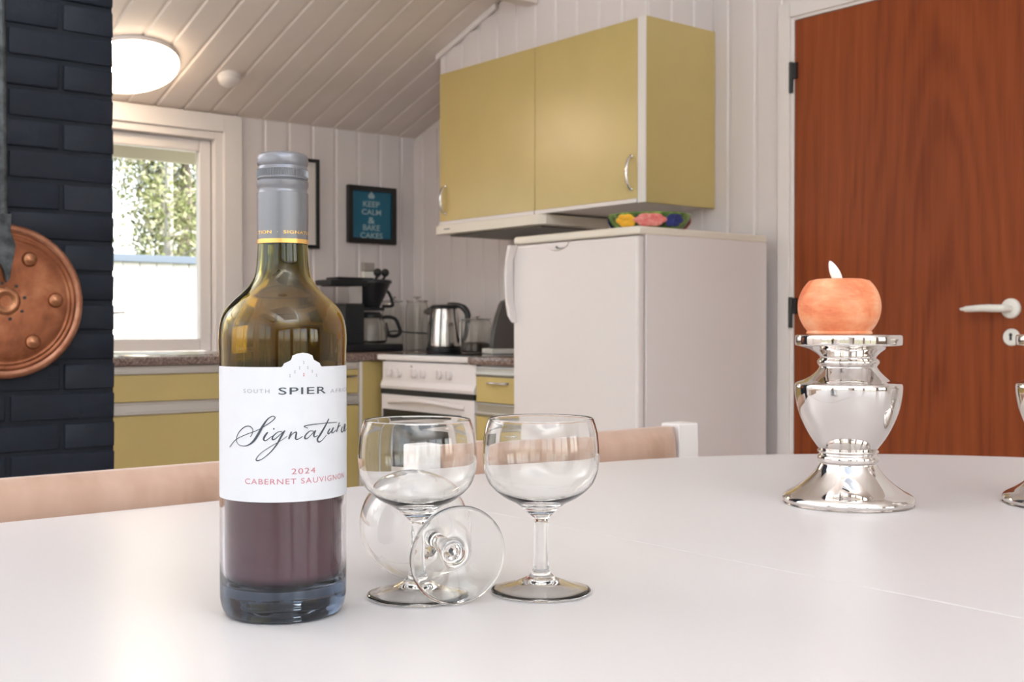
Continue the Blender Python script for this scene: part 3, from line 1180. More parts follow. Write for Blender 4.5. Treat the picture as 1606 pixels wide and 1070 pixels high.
# cabinet run under the window
KY = 4.105
for i, (x0, x1, lab) in enumerate(((.95, 1.437, 'olive base cabinet under the window, mostly behind the brick pillar'),
                                   (1.44, 2.15, 'olive base cabinet with wide drawer below the sink'),
                                   (2.153, 2.548, 'olive base cabinet behind the wine bottle, beside the stove'))):
    cu = thing('base_cabinet', lab, 'cabinet', ((x0 + x1) / 2, 4.4, 0), 0, 'cabinets under the window')
    bm = BM()
    box(bm, x0, x1, KY + .02, YW - .002, .08, .789)
    box(bm, x0 + .01, x1 - .01, KY + .06, YW - .05, .001, .08)
    part(cu, 'carcass', bm, 'white_laminate')
    bm = BM()
    box(bm, x0 + .001, x1 - .001, KY, KY + .018, .657, .755, .0015)
    d1 = part(cu, 'drawer_front', bm, 'olive_laminate')
    bm = BM()
    box(bm, x0 + .001, x1 - .001, KY, KY + .018, .10, .607, .0015)
    d2 = part(cu, 'cabinet_door', bm, 'olive_laminate')
    for z0, z1 in ((.757, .787), (.609, .655)):
        bm = BM()
        box(bm, x0, x1 - .0, KY + .006, KY + .02, z0, z1, .001)
        box(bm, x0, x1 - .0, KY - .006, KY + .008, z0, z0 + .010, .003)
        box(bm, x0, x1 - .0, KY - .003, KY + .008, z1 - .008, z1, .003)
        part(cu, 'grip_rail', bm, 'aluminium', 'aluminium grip rail')
    if i == 2:
        bm = BM()
        tube(bm, [(2.44, KY, .727), (2.44, KY - .022, .727), (2.525, KY - .022, .727), (2.525, KY, .727)], .0055, 8)
        part(d1, 'handle', bm, 'steel', 'steel bar handle')
cf = thing('corner_panel', 'plain olive corner filler panel left of the stove', 'panel', (2.6, 4.105, 0))
bm = BM()
box(bm, 2.566, 2.68, KY + .004, KY + .02, .08, .787, .001)
part(cf, 'panel', bm, 'olive_laminate')
bm = BM()
box(bm, 2.551, 2.565, KY - .002, KY + .02, .08, .787, .001)
part(cf, 'edge_strip', bm, 'white_laminate', 'white vertical edge strip')
bm = BM()
prism(bm, [(.95, 4.088), (2.607, 4.088), (2.607, 4.078), (XW - .001, 4.078), (XW - .001, YW - .001), (.95, YW - .001)], .789, .8195, 'Z', .004)
tag(link('worktop', mesh_of(bm, 'worktop'), 'granite'), 'long speckled stone worktop under the window and into the corner', 'worktop')
# sink
sk = thing('sink', 'round steel sink rim set in the worktop below the window', 'sink', (1.78, 4.40, .8197))
bm = BM()
lathe(bm, catmull([(.262, .0004), (.260, .004), (.245, .006), (.232, .004), (.222, .002), (.21, .001)], 3), 56)
for v in bm.verts:
    v.co.y *= .72
part(sk, 'sink_rim', bm, 'chrome', world=False)
bm = BM()
lathe(bm, [(.21, .0012), (.1, .0010), (0, .0008)], 40)
for v in bm.verts:
    v.co.y *= .72
part(sk, 'sink_bowl', bm, 'steel', world=False)

# ================================================================== small kitchen things
WT = .8195
# coffee maker (Y 4.43)
cmY = 4.43
cm = thing('coffee_maker', 'black filter coffee maker with glass jug in the corner', 'coffee maker', (2.77, cmY, WT))
bm = BM()
box(bm, 2.63, 2.935, cmY - .085, cmY + .085, WT + .001, WT + .036, .008)
part(cm, 'base', bm, 'black_plastic')
bm = BM()
box(bm, 2.635, 2.735, cmY - .075, cmY + .075, WT + .034, 1.033, .006)
part(cm, 'tower', bm, 'black_plastic')
bm = BM()
box(bm, 2.585, 2.735, cmY - .06, cmY + .06, 1.033, 1.113, .008)
part(cm, 'water_tank', bm, 'smoke_plastic', 'clear grey water tank')
bm = BM()
box(bm, 2.566, 2.79, cmY - .068, cmY + .068, 1.113, 1.137, .005)
box(bm, 2.612, 2.80, cmY - .05, cmY + .05, 1.137, 1.15, .004)
part(cm, 'tank_lid', bm, 'black_plastic')
bm = BM()
lathe(bm, [(.034, 1.016), (.040, 1.02), (.088, 1.126), (.094, 1.128), (.094, 1.14), (.088, 1.142), (0, 1.142)], 36, Matrix.Translation((2.815, cmY, 0)), cap0=True)
fh = part(cm, 'filter_holder', bm, 'black_plastic')
bm = BM()
tube(bm, catmull([(2.885, cmY, 1.10), (2.905, cmY - .01, 1.085), (2.924, cmY - .012, 1.04), (2.92, cmY - .01, 1.026), (2.875, cmY, 1.024)], 4), .007, 8)
part(fh, 'handle', bm, 'black_plastic')
bm = BM()
box(bm, 2.70, 2.86, cmY - .045, cmY + .045, 1.003, 1.018, .004)
part(cm, 'drip_plate', bm, 'black_plastic')
bm = BM()
lathe(bm, catmull([(.050, WT + .037), (.072, WT + .042), (.077, WT + .065), (.076, WT + .105), (.066, WT + .135), (.052, WT + .152), (.050, WT + .158), (.048, WT + .158), (.050, WT + .150), (.064, WT + .132), (.0735, WT + .105), (.0745, WT + .065), (.069, WT + .045), (0, WT + .040)], 3), 36, Matrix.Translation((2.81, cmY, 0)), cap0=True)
jg = part(cm, 'jug', bm, 'jar_glass', 'glass jug')
bm = BM()
lathe(bm, [(.053, WT + .150), (.056, WT + .152), (.056, WT + .165), (.045, WT + .178), (0, WT + .180)], 30, Matrix.Translation((2.81, cmY, 0)), cap0=True)
part(jg, 'jug_lid', bm, 'black_plastic')
bm = BM()
tube(bm, catmull([(2.862, cmY, WT + .150), (2.905, cmY, WT + .157), (2.945, cmY, WT + .148), (2.965, cmY, WT + .115), (2.972, cmY, WT + .085), (2.95, cmY, WT + .070), (2.915, cmY, WT + .072), (2.903, cmY, WT + .09), (2.892, cmY, WT + .13)], 5), .0085, 8)
part(jg, 'jug_handle', bm, 'black_plastic')
for dx in (2.838, 2.878):
    bm = BM()
    ellipsoid(bm, (dx, cmY - .02, 1.176), (.019, .019, .019), 16)
    tube(bm, [(dx, cmY - .02, 1.16), (dx - .012, cmY - .015, 1.14)], .006, 8)
    part(cm, 'knob', bm, 'black_plastic')
bm = BM()
tube(bm, catmull([(2.93, cmY + .05, WT + .05), (2.96, cmY + .06, WT + .09), (3.02, cmY - .02, WT + .085), (3.06, 4.29, WT + .075), (3.07, 4.27, WT + .03), (3.06, 4.26, WT + .006)], 6), .0035, 6)
part(cm, 'power_cord', bm, 'black_plastic')

# tall glass jars


def glass_jar(x, y, r, h, label, group=None, fill=None):
    j = thing('storage_jar', label, 'jar', (x, y, WT), 0, group)
    bm = BM()
    p = catmull([(r * .9, .002), (r, .008), (r, .03), (r, h * .5), (r, h * .85), (r * .93, h * .93), (r * .86, h * .97)], 3)
    t = .003
    inner = [(max(a - t, 0), b + (t if k == 0 else 0)) for k, (a, b) in enumerate(p)][::-1]
    lathe(bm, [(0, .001)] + p + inner + [(0, .006)], 36)
    part(j, 'jar_body', bm, 'jar_glass', world=False)
    bm = BM()
    lathe(bm, catmull([(0, h * .965), (r * .8, h * .965), (r * 1.0, h * .98), (r * 1.02, h * 1.0), (r * .9, h * 1.012), (r * .45, h * 1.02), (r * .2, h * 1.03), (r * .18, h * 1.045), (r * .3, h * 1.06), (r * .3, h * 1.085), (0, h * 1.1)], 3), 36)
    part(j, 'lid', bm, 'jar_glass', world=False)
    if fill:
        bm = BM()
        lathe(bm, [(0, .0075), (r - .005, .0075), (r - .005, fill), (r * .5, fill * 1.15), (0, fill * 1.05)], 30)
        part(j, 'coffee', bm, 'coffee_beans', 'dark coffee filling', world=False)
    return j


glass_jar(3.115, 4.50, .052, .235, 'tall lidded glass storage jar just left of the kettle', 'glass storage jars')
glass_jar(3.045, 4.60, .050, .235, 'tall lidded glass storage jar partly behind the coffee jug handle', 'glass storage jars')
glass_jar(3.02, 3.925, .068, .145, 'squat glass jar with dark coffee right of the kettle', 'glass storage jars', .04)

# kettle
kt = thing('kettle', 'shiny steel electric kettle with black lid and handle', 'kettle', (3.0, 4.125, .8205))
bm = BM()
lathe(bm, [(0, .0), (.078, 0), (.080, .004), (.080, .018), (.074, .022), (0, .022)], 40)
part(kt, 'power_base', bm, 'black_plastic', world=False)
bm = BM()
lathe(bm, catmull([(.074, .023), (.076, .03), (.073, .09), (.066, .15), (.060, .186), (.058, .190)], 4), 44, cap0=True)
part(kt, 'kettle_body', bm, 'steel', world=False)
bm = BM()
lathe(bm, catmull([(.059, .188), (.060, .196), (.050, .205), (.02, .209), (0, .210)], 3), 36, cap0=True)
part(kt, 'lid', bm, 'black_plastic', world=False)
tow = Vector((.52, -.85, 0)).normalized()     # handle side
bm = BM()
hpts = [(.02, .206), (.055, .207), (.09, .196), (.112, .165), (.108, .12), (.098, .07), (.082, .045)]
tube(bm, catmull([(tow.x * a, tow.y * a, z) for a, z in hpts], 5), [.012] * 10 + [.014] * 10 + [.011] * 11, 10)
part(kt, 'handle', bm, 'black_plastic', world=False)
bm = BM()
sp = [(-.05, .185, .022), (-.075, .178, .016), (-.092, .176, .008)]
tube(bm, [(tow.x * a, tow.y * a, z) for a, z, r in sp], [r for a, z, r in sp], 12)
part(kt, 'spout', bm, 'dark_steel', world=False)

# clothes iron standing on its heel
ir = thing('clothes_iron', 'dark grey iron standing upright next to the fridge', 'iron', (2.965, 3.66, .8195))
ang = atan2(-3.66, -2.965)
Ri = Matrix.Rotation(ang + radians(18) + pi / 2, 4, 'Z')
sole = [(.052, .02), (.052, .05), (.045, .10), (.031, .155), (.011, .21), (0, .226), (-.011, .21), (-.031, .155), (-.045, .10), (-.052, .05), (-.052, .02)]
bm = BM()
prism(bm, sole, -.012, 0, 'Y', .003)
bm.transform(Ri)
part(ir, 'soleplate', bm, 'dark_steel', world=False)
bm = BM()
prism(bm, [(x * .95, z * .97) for x, z in sole], 0, .05, 'Y', .008)
bm.transform(Ri)
part(ir, 'iron_body', bm, 'dark_steel', world=False)
bm = BM()
tube(bm, catmull([(0, .05, .16), (0, .095, .15), (0, .105, .09), (0, .095, .035), (0, .05, .03)], 5), .012, 8)
bm.transform(Ri)
part(ir, 'handle', bm, 'black_plastic', world=False)
bm = BM()
box(bm, -.062, .062, -.03, .11, .001, .022, .004)
bm.transform(Ri)
part(ir, 'heel', bm, 'plate_white', 'white heel rest', world=False)

# ================================================================== dining table
TZ, TH = .74, .026
tb = thing('dining_table', 'large white lacquered dining table in the foreground', 'table', (.5, .49, 0))
TY0, TY1, RC = -.20, 1.17, 1.035
TCY, TR = (TY0 + TY1) / 2, (TY1 - TY0) / 2


def half(sign, seam, cx):
    pts = [(seam, TCY - sign * TR), ]
    for k in range(41):
        t = -pi / 2 + pi * k / 40
        pts.append((cx + sign * TR * cos(t), TCY + sign * TR * sin(t)))
    pts.append((seam, TCY + sign * TR))
    out = [pts[0]]
    for p in pts[1:]:
        if (p[0] - out[-1][0]) ** 2 + (p[1] - out[-1][1]) ** 2 > 1e-8:
            out.append(p)
    return out


bm = BM()
prism(bm, half(1, .7282, RC), TZ - TH, TZ, 'Z', .0022)
part(tb, 'tabletop', bm, 'table_lacquer')
bm = BM()
prism(bm, [(.13, TY0), (.7272, TY0), (.7272, TY1), (.13, TY1)], TZ - TH, TZ, 'Z', .0012)
part(tb, 'leaf', bm, 'table_lacquer')
bm = BM()
prism(bm, half(-1, .1290, -.17), TZ - TH, TZ, 'Z', .0022)
part(tb, 'tabletop', bm, 'table_lacquer')
bm = BM()
for y in (TY0 + .16, TY1 - .20):
    box(bm, -.45, 1.30, y, y + .022, TZ - TH - .075, TZ - TH)
for x in (-.45, 1.28):
    box(bm, x, x + .022, TY0 + .18, TY1 - .20, TZ - TH - .075, TZ - TH)
part(tb, 'apron', bm, 'white_wood')
for x in (-.30, .765):
    for y in (TY0 + .21, TY1 - .25):
        bm = BM()
        box(bm, x - .028, x + .028, y - .028, y + .028, .001, TZ - TH, .004)
        part(tb, 'leg', bm, 'white_wood')

# ------------------------------------------------------------------ chairs


def make_chair():
    c = thing('dining_chair', '', 'chair', (0, 0, 0), 0, 'chairs along the far side of the table')
    for s in (-1, 1):
        bm = BM()
        box(bm, s * .25 - .0225, s * .25 + .0225, .0, .04, .001, .776, .003)
        part(c, 'back_post', bm, 'white_wood', world=False)
        bm = BM()
        box(bm, s * .235 - .02, s * .235 + .02, -.47, -.43, .001, .405, .003)
        part(c, 'leg', bm, 'white_wood', world=False)
    bm = BM()
    box(bm, -.2255, .2255, -.46, .03, .36, .41, .003)
    part(c, 'seat_frame', bm, 'white_wood', world=False)
    bm = BM()
    box(bm, -.24, .24, -.45, -.005, .411, .465, .02, 4)
    part(c, 'seat_cushion', bm, 'suede', world=False)
    bm = BM()
    # upholstered back, slightly pillowed with creases
    nx, nz = 46, 14
    rnd = random.Random(3)
    creases = [(rnd.uniform(-.2, .2), rnd.uniform(.006, .012), rnd.uniform(.003, .008)) for _ in range(10)]
    verts = {}
    W, Z0, Z1 = .2235, .50, .7715
    for side, ysgn in ((0, -1), (1, 1)):
        for i in range(nx + 1):
            for k in range(nz + 1):
                u, v = -1 + 2 * i / nx, -1 + 2 * k / nz
                e = (1 - abs(u) ** 14) * (1 - abs(v) ** 8)
                th = .010 + .020 * max(e, 0) ** .45
                x, z = u * (W + .0), (Z0 + Z1) / 2 + v * (Z1 - Z0) / 2
                dip = sum(d * math.exp(-((x - cx - .02 * v) / s) ** 2) * (.5 - .5 * v) for cx, s, d in creases)
                y = .018 + ysgn * (th - dip * (side == 0))
                verts[side, i, k] = bm.verts.new((x, y, z))
    for side in (0, 1):
        for i in range(nx):
            for k in range(nz):
                q = [verts[side, i, k], verts[side, i + 1, k], verts[side, i + 1, k + 1], verts[side, i, k + 1]]
                bm.faces.new(q if side == 0 else q[::-1])
    ring = [(i, 0) for i in range(nx)] + [(nx, k) for k in range(nz)] + [(i, nz) for i in range(nx, 0, -1)] + [(0, k) for k in range(nz, 0, -1)]
    for a, b in zip(ring, ring[1:] + ring[:1]):
        bm.faces.new((verts[0, a[0], a[1]], verts[1, a[0], a[1]], verts[1, b[0], b[1]], verts[0, b[0], b[1]]))
    part(c, 'backrest', bm, 'suede', 'tan suede backrest', world=False, sharp=70)
    return c


ch = make_chair()
ch.location = (.388, 1.235, 0)
ch['label'] = 'tan suede dining chair tucked in behind the wine bottle'
ch2 = copy_tree(ch)
ch2.location = (1.128, 1.235, 0)
ch2['label'] = 'tan suede dining chair with white post behind the wine glasses'

# ================================================================== wine bottle
BTX, BTY = .3645, .6805
rt = Vector((cos(radians(39.4)), -sin(radians(39.4)), 0))
fw = Vector((sin(radians(39.4)), cos(radians(39.4)), 0))


def at(px, d):
    p = fw * d + rt * ((px - 803) / 1810 * d)
    return p.x, p.y


BD = .763
BTX, BTY = at(444, BD)
bt = thing('wine_bottle', 'dark olive wine bottle with white paper label and grey screw cap', 'bottle', (BTX, BTY, TZ))
# local frame: -Y faces the camera
bear = radians(39.4) + math.atan((444 - 803) / 1810)
bt.rotation_euler = (0, 0, -bear)
R0 = .0412
outer = [(.030, .0006), (.036, .0008), (.0392, .004), (.0408, .010), (R0, .018), (R0, .06), (R0, .12), (R0, .165), (.0416, .180), (.0410, .1885), (.0395, .195), (.0365, .2005), (.0315, .206), (.0265, .2105), (.0220, .2155), (.0185, .2215), (.0172, .228), (.0166, .236), (.0159, .25), (.0150, .285)]
T = .0030
inner = [(.0126, .285), (.0130, .25), (.0134, .236), (.0140, .228), (.0153, .2215), (.0188, .2150), (.0232, .2095), (.0282, .2045), (.0332, .1988), (.0363, .1935), (.0378, .1875), (.0384, .180), (R0 - T, .165), (R0 - T, .12), (R0 - T, .06), (R0 - T, .030), (.0368, .0235), (.034, .0205), (.028, .021), (.018, .026), (.008, .0300), (0, .031)]
bm = BM()
oc = catmull(outer, 4)
ic = catmull(inner, 4)
lathe(bm, [(0, .004), (.018, .003)] + oc + [(.0149, .2865), (.0127, .2865)] + ic, 96)
part(bt, 'glass_body', bm, 'bottle_glass', world=False, sharp=60)
bm = BM()
wp = [(0, .0318), (.008, .0308), (.018, .0268), (.028, .0218), (.034, .0213), (.0366, .0241), (R0 - T - .0002, .031), (R0 - T - .0002, .06), (R0 - T - .0002, .118), (0, .118)]
lathe(bm, wp, 72)
part(bt, 'wine', bm, 'wine', 'dark red wine', world=False, sharp=40)
# front label
TC = radians(17)


def lab_th(px):
    return asin(max(-1, min(1, (px - 444) / 98.2)))


def lab_z(py, th):
    d = BD - R0 * cos(th)
    return .188 + (514 - py) * d / 1810


def lab_pt(th, z, off=0):
    # th measured from the camera-facing direction, positive to the right in the picture
    r = R0 + .00025 + off
    return (r * sin(th), -r * cos(th), z)


ZB, ZT, HW = .0783, .1632, radians(97)


def label_top(u):
    """hump outline, u = arc from label centre in metres"""
    a = abs(u)
    pts = [(0, .0089), (.0040, .0083), (.0052, .0076), (.0066, .0072), (.0072, .0045), (.0105, .0028), (.0118, .0022), (.0122, .0010), (.0132, 0)]
    if a >= pts[-1][0]:
        return 0
    for (a0, h0), (a1, h1) in zip(pts, pts[1:]):
        if a <= a1:
            return h0 + (h1 - h0) * (a - a0) / (a1 - a0)
    return 0


bm = BM()
NA = 260
cols = []
for i in range(NA + 1):
    f = -1 + 2 * i / NA
    th = TC + HW * f
    u = R0 * HW * f
    edge = R0 * HW - abs(u)
    cr = .0018
    ins = cr - sqrt(max(cr * cr - (cr - edge) ** 2, 0)) if edge < cr else 0
    top = ZT + label_top(u) - ins
    bot = ZB + ins
    cols.append([bm.verts.new(lab_pt(th, bot + (top - bot) * k / 4)) for k in range(5)])
for a, b in zip(cols, cols[1:]):
    for k in range(4):
        bm.faces.new((a[k], b[k], b[k + 1], a[k + 1]))
lab = part(bt, 'label', bm, 'label_paper', 'white paper front label', world=False, recalc=False, sharp=180)


def label_text(s, px0, px1, py, h, m, bold=0, space=1.0, name='lettering'):
    th0, th1 = lab_th(px0), lab_th(px1)
    w = (th1 - th0) * R0
    me = fit_text(s, w, h, bold, space)
    thc = (th0 + th1) / 2
    for v in me.vertices:
        th = thc + v.co.x / R0
        v.co = lab_pt(th, lab_z(py, thc) + v.co.y, .00018)
    bm = BM()
    bm.from_mesh(me)
    bpy.data.meshes.remove(me)
    part(lab, name, bm, m, world=False, recalc=False)


label_text('SPIER', 437, 507, 619, .0045, 'ink', .006, 1.1)
label_text('SOUTH', 386, 424, 616.5, .0025, 'ink_grey', 0, 1.3)
label_text('AFRICA', 514, 541, 616, .0025, 'ink_grey', 0, 1.3)
label_text('2024', 456, 491, 744.5, .0036, 'ink_red', 0, 1.15)
label_text('CABERNET SAUVIGNON', 388, 535.5, 760, .0035, 'ink_red', 0, 1.15)
# small scattered marks in the crest
bm = BM()
for zx, zy in ((828, 400), (877, 360), (922, 318), (963, 262), (1003, 316), (1047, 355), (1090, 398)):
    px, py = 330 + zx / 6.687, 530 + zy / 6.687
    th = lab_th(px)
    z = lab_z(py, th)
    for a, b, c, d in ((-.0004, .0004, -.0009, -.0005), (-.0002, .0002, -.0005, .0005), (-.0004, .0004, .0005, .0009)):
        vs = [bm.verts.new(lab_pt(th + q / R0, z + w, .00018)) for q, w in ((a, c), (b, c), (b, d), (a, d))]
        bm.faces.new(vs)
part(lab, 'crest_marks', bm, 'ink_grey', world=False, recalc=False)
bm = BM()
th, z = lab_th(474), lab_z(530 + 390 / 6.687, lab_th(474))
for c in (-.0006, .0006):
    vs = [bm.verts.new(lab_pt(th + q / R0, z + w, .00018)) for q, w in ((-.0004, c - .0004), (.0004, c - .0004), (.0004, c + .0004), (-.0004, c + .0004))]
    bm.faces.new(vs)
part(lab, 'crest_mark', bm, 'ink_red', world=False, recalc=False)
# handwriting: strokes in crop pixels (x, y, width)
STROKES = [
    [(235, 335, 5), (300, 258, 5), (400, 208, 5), (500, 170, 5), (590, 118, 5), (660, 66, 6), (683, 34, 6), (655, 22, 6), (610, 52, 8), (565, 120, 13), (520, 205, 16), (470, 282, 14), (405, 325, 7), (335, 318, 4), (305, 265, 4), (325, 190, 5), (380, 132, 6), (432, 122, 6), (465, 155, 5), (458, 205, 5), (440, 236, 5)],
    [(612, 188, 8), (585, 225, 12), (572, 262, 11), (592, 276, 7), (640, 240, 5), (668, 222, 4)],
    [(664, 150, 9), (676, 158, 9)],
    [(752, 188, 6), (715, 186, 5), (668, 225, 8), (655, 262, 10), (680, 262, 7), (735, 212, 5), (778, 172, 5)],
    [(778, 172, 8), (742, 235, 12), (700, 315, 10), (640, 395, 7), (560, 465, 5), (508, 484, 8), (502, 460, 6), (550, 400, 4), (640, 338, 4), (740, 278, 4), (800, 232, 4)],
    [(842, 186, 9), (825, 235, 12), (815, 266, 8)],
    [(815, 266, 5), (850, 212, 5), (888, 192, 8), (884, 235, 11), (882, 264, 9), (908, 266, 6), (950, 238, 5)],
    [(1062, 186, 6), (1022, 184, 6), (978, 228, 9), (975, 262, 10), (1000, 258, 6), (1045, 212, 5), (1080, 176, 6)],
    [(1080, 176, 9), (1062, 222, 11), (1070, 246, 7), (1100, 230, 4)],
    [(1214, 56, 7), (1178, 130, 10), (1130, 215, 12), (1098, 268, 11), (1110, 300, 10), (1145, 282, 5), (1192, 225, 4)],
    [(1004, 152, 4), (965, 132, 6), (1040, 116, 6), (1140, 106, 5), (1225, 99, 5), (1300, 95, 4)],
    [(1226, 160, 7), (1204, 200, 9), (1212, 216, 8), (1238, 188, 5), (1262, 150, 7), (1244, 196, 8), (1256, 206, 6), (1288, 176, 4)],
    [(1326, 96, 6), (1312, 140, 7), (1294, 198, 7)],
    [(1300, 176, 4), (1322, 138, 5), (1340, 128, 5)],
    [(1358, 140, 4), (1348, 182, 7), (1356, 200, 6), (1376, 176, 4), (1392, 130, 4)],
    [(1384, 176, 4), (1396, 120, 5), (1386, 116, 4), (1378, 160, 6), (1386, 190, 6), (1410, 162, 3)],
]
bm = BM()
for st_ in STROKES:
    pts = catmull(st_, 6) if len(st_) > 2 else st_
    prev = None
    for i, (x, y, w) in enumerate(pts):
        x0, y0 = pts[max(i - 1, 0)][:2]
        x1, y1 = pts[min(i + 1, len(pts) - 1)][:2]
        L = math.hypot(x1 - x0, y1 - y0) or 1
        nx_, ny_ = -(y1 - y0) / L, (x1 - x0) / L
        pair = []
        for s in (-.8, .8):
            px, py = 330 + (x + nx_ * w * s) / 6.687, 650 + (y + ny_ * w * s) / 6.687
            th = lab_th(px)
            pair.append(bm.verts.new(lab_pt(th, lab_z(py, th), .00020)))
        if prev:
            bm.faces.new((prev[0], prev[1], pair[1], pair[0]))
        prev = pair
part(lab, 'handwriting', bm, 'pen_ink', 'dark grey handwriting', world=False, recalc=False)

# screw cap
bm = BM()
RCAP = .0167
capz = lambda y: .188 + (514 - y) * BD / 1810
cp_ = [(RCAP - .0002, capz(377)), (RCAP, capz(340)), (RCAP, capz(305)), (RCAP - .0007, capz(303)), (RCAP - .0009, capz(299)), (RCAP - .0004, capz(296.5)), (RCAP + .0001, capz(293)), (RCAP + .0001, capz(286.5)), (RCAP - .0004, capz(285)), (RCAP - .0009, capz(284.5)), (RCAP - .0009, capz(283.8))]
lathe(bm, cp_, 72)
cap = part(bt, 'cap_sleeve', bm, 'cap_metal', 'grey metal cap sleeve', world=False)
bm = BM()
cp2 = [(RCAP - .0012, capz(284)), (RCAP - .0003, capz(283)), (RCAP - .0001, capz(281))]
cp3 = [(RCAP - .0001, capz(268)), (RCAP - .0005, capz(266)), (RCAP - .0010, capz(263)), (RCAP - .0004, capz(261)), (RCAP, capz(258)), (RCAP, capz(252)), (RCAP - .0004, capz(247)), (RCAP - .0018, capz(243.5)), (RCAP - .005, capz(241.5)), (0, capz(241))]
lathe(bm, cp2 + [(RCAP - .0003, capz(280))] + [(RCAP - .0003, capz(269))] + cp3, 72)
scp = part(bt, 'screw_cap', bm, 'cap_metal', 'grey screw cap', world=False)
bm = BM()
for k in range(96):
    a = 2 * pi * k / 96
    T4 = Matrix.Rotation(a, 4, 'Z')
    vs = [T4 @ Vector(p) for p in ((RCAP - .0004, -.00028, capz(280)), (RCAP + .0002, 0, capz(279.5)), (RCAP - .0004, .00028, capz(280)), (RCAP - .0004, -.00028, capz(269)), (RCAP + .0002, 0, capz(269.5)), (RCAP - .0004, .00028, capz(269)))]
    v = [bm.verts.new(p) for p in vs]
    bm.faces.new((v[0], v[1], v[4], v[3]))
    bm.faces.new((v[1], v[2], v[5], v[4]))
o = part(scp, 'knurling', bm, 'cap_metal', world=False, kind='stuff')
bm = BM()
lathe(bm, [(RCAP + .0001, capz(377)), (RCAP + .0001, capz(383.5)), (RCAP - .0006, capz(384))], 72)
part(bt, 'gold_band', bm, 'gold_foil', 'gold band under the cap', world=False)
me = fit_text('COLLECTION  \u00b7  SIGNATURE', radians(222) * RCAP, .0021, .012, 1.05)
thc = radians(-19)
for v in me.vertices:
    th = thc + v.co.x / RCAP
    r = RCAP + .00018
    v.co = (r * sin(th), -r * cos(th), capz(369.5) + v.co.y)
bm = BM()
bm.from_mesh(me)
part(cap, 'lettering', bm, 'gold_foil', 'gold lettering', world=False, recalc=False)

# ================================================================== wine glasses


def make_glass():
    g = thing('wine_glass', '', 'wine glass', (0, 0, 0), 0, 'clear wine glasses')
    foot = [(0, .0012), (.020, .0006), (.0335, 0), (.0352, .0009), (.0354, .0018), (.0335, .0027), (.026, .0046), (.017, .0075), (.0105, .0104), (.0072, .0135), (.0060, .017)]
    stem = [(.0060, .017), (.0054, .022), (.0051, .030), (.0051, .045), (.0054, .051), (.0064, .0535)]
    bowl = [(.0064, .0535), (.0080, .0550), (.0102, .0572), (.0172, .0628), (.0250, .0668), (.0305, .0706), (.0348, .0747), (.0378, .0788), (.0403, .0860), (.0414, .0945), (.0413, .1025), (.0404, .1120), (.0389, .1185), (.0373, .1228), (.0368, .1236), (.0362, .1234), (.0361, .1226), (.0378, .1180), (.0393, .1118), (.0402, .1025), (.0403, .0945), (.0392, .0864), (.0366, .0796), (.0335, .0756), (.0292, .0718), (.0236, .0684), (.0158, .0652), (.0075, .0634), (0, .0630)]
    bm = BM()
    lathe(bm, catmull([(0, .0066), (.006, .0064), (.012, .0052), (.020, .0030), (.028, .0010), (.0335, 0)], 4) + catmull(foot[2:], 4)[1:], 72)
    part(g, 'foot', bm, 'clear_glass', world=False, sharp=60)
    bm = BM()
    lathe(bm, catmull(stem, 4), 40)
    part(g, 'stem', bm, 'clear_glass', world=False, sharp=60)
    bm = BM()
    lathe(bm, catmull(bowl, 4), 96)
    part(g, 'bowl', bm, 'clear_glass', world=False, sharp=60)
    return g


g1 = make_glass()
# the open shells meet at their shared rings; make all normals point outwards
for ch_ in g1.children:
    me = ch_.data
    b = bmesh.new()
    b.from_mesh(me)
    b.faces.ensure_lookup_table()
    # a reference face near the outer wall
    f = max(b.faces, key=lambda q: q.calc_center_median().xy.length)
    if f.normal.xy.dot(f.calc_center_median().xy) < 0:
        bmesh.ops.reverse_faces(b, faces=b.faces[:])
    b.to_mesh(me)
    b.free()
x, y = at(655, .805)
g1.location = (x, y, TZ + .0004)
g1['label'] = 'upright empty wine glass next to the bottle, behind the fallen glass'
g2 = copy_tree(g1)
x, y = at(848.5, .818)
g2.location = (x, y, TZ + .0004)
g2['label'] = 'upright empty wine glass standing to the right of the fallen glass'
g3 = copy_tree(g1)
g3['label'] = 'empty wine glass lying on its side with foot towards the viewer'
fx, fy = at(719, .775)
bx_, by_ = at(650, .862)
dirn = Vector((bx_ - fx, by_ - fy, 0)).normalized()
tilt = asin(.0062 / .0945)
ax = (dirn * cos(tilt) + Vector((0, 0, 1)) * sin(tilt)).normalized()
q = Vector((0, 0, 1)).rotation_difference(ax)
g3.rotation_euler = q.to_euler()
g3.location = (fx, fy, TZ + .0356 * .96)
g3.scale = (.96, .96, .96)

# ================================================================== candle holders


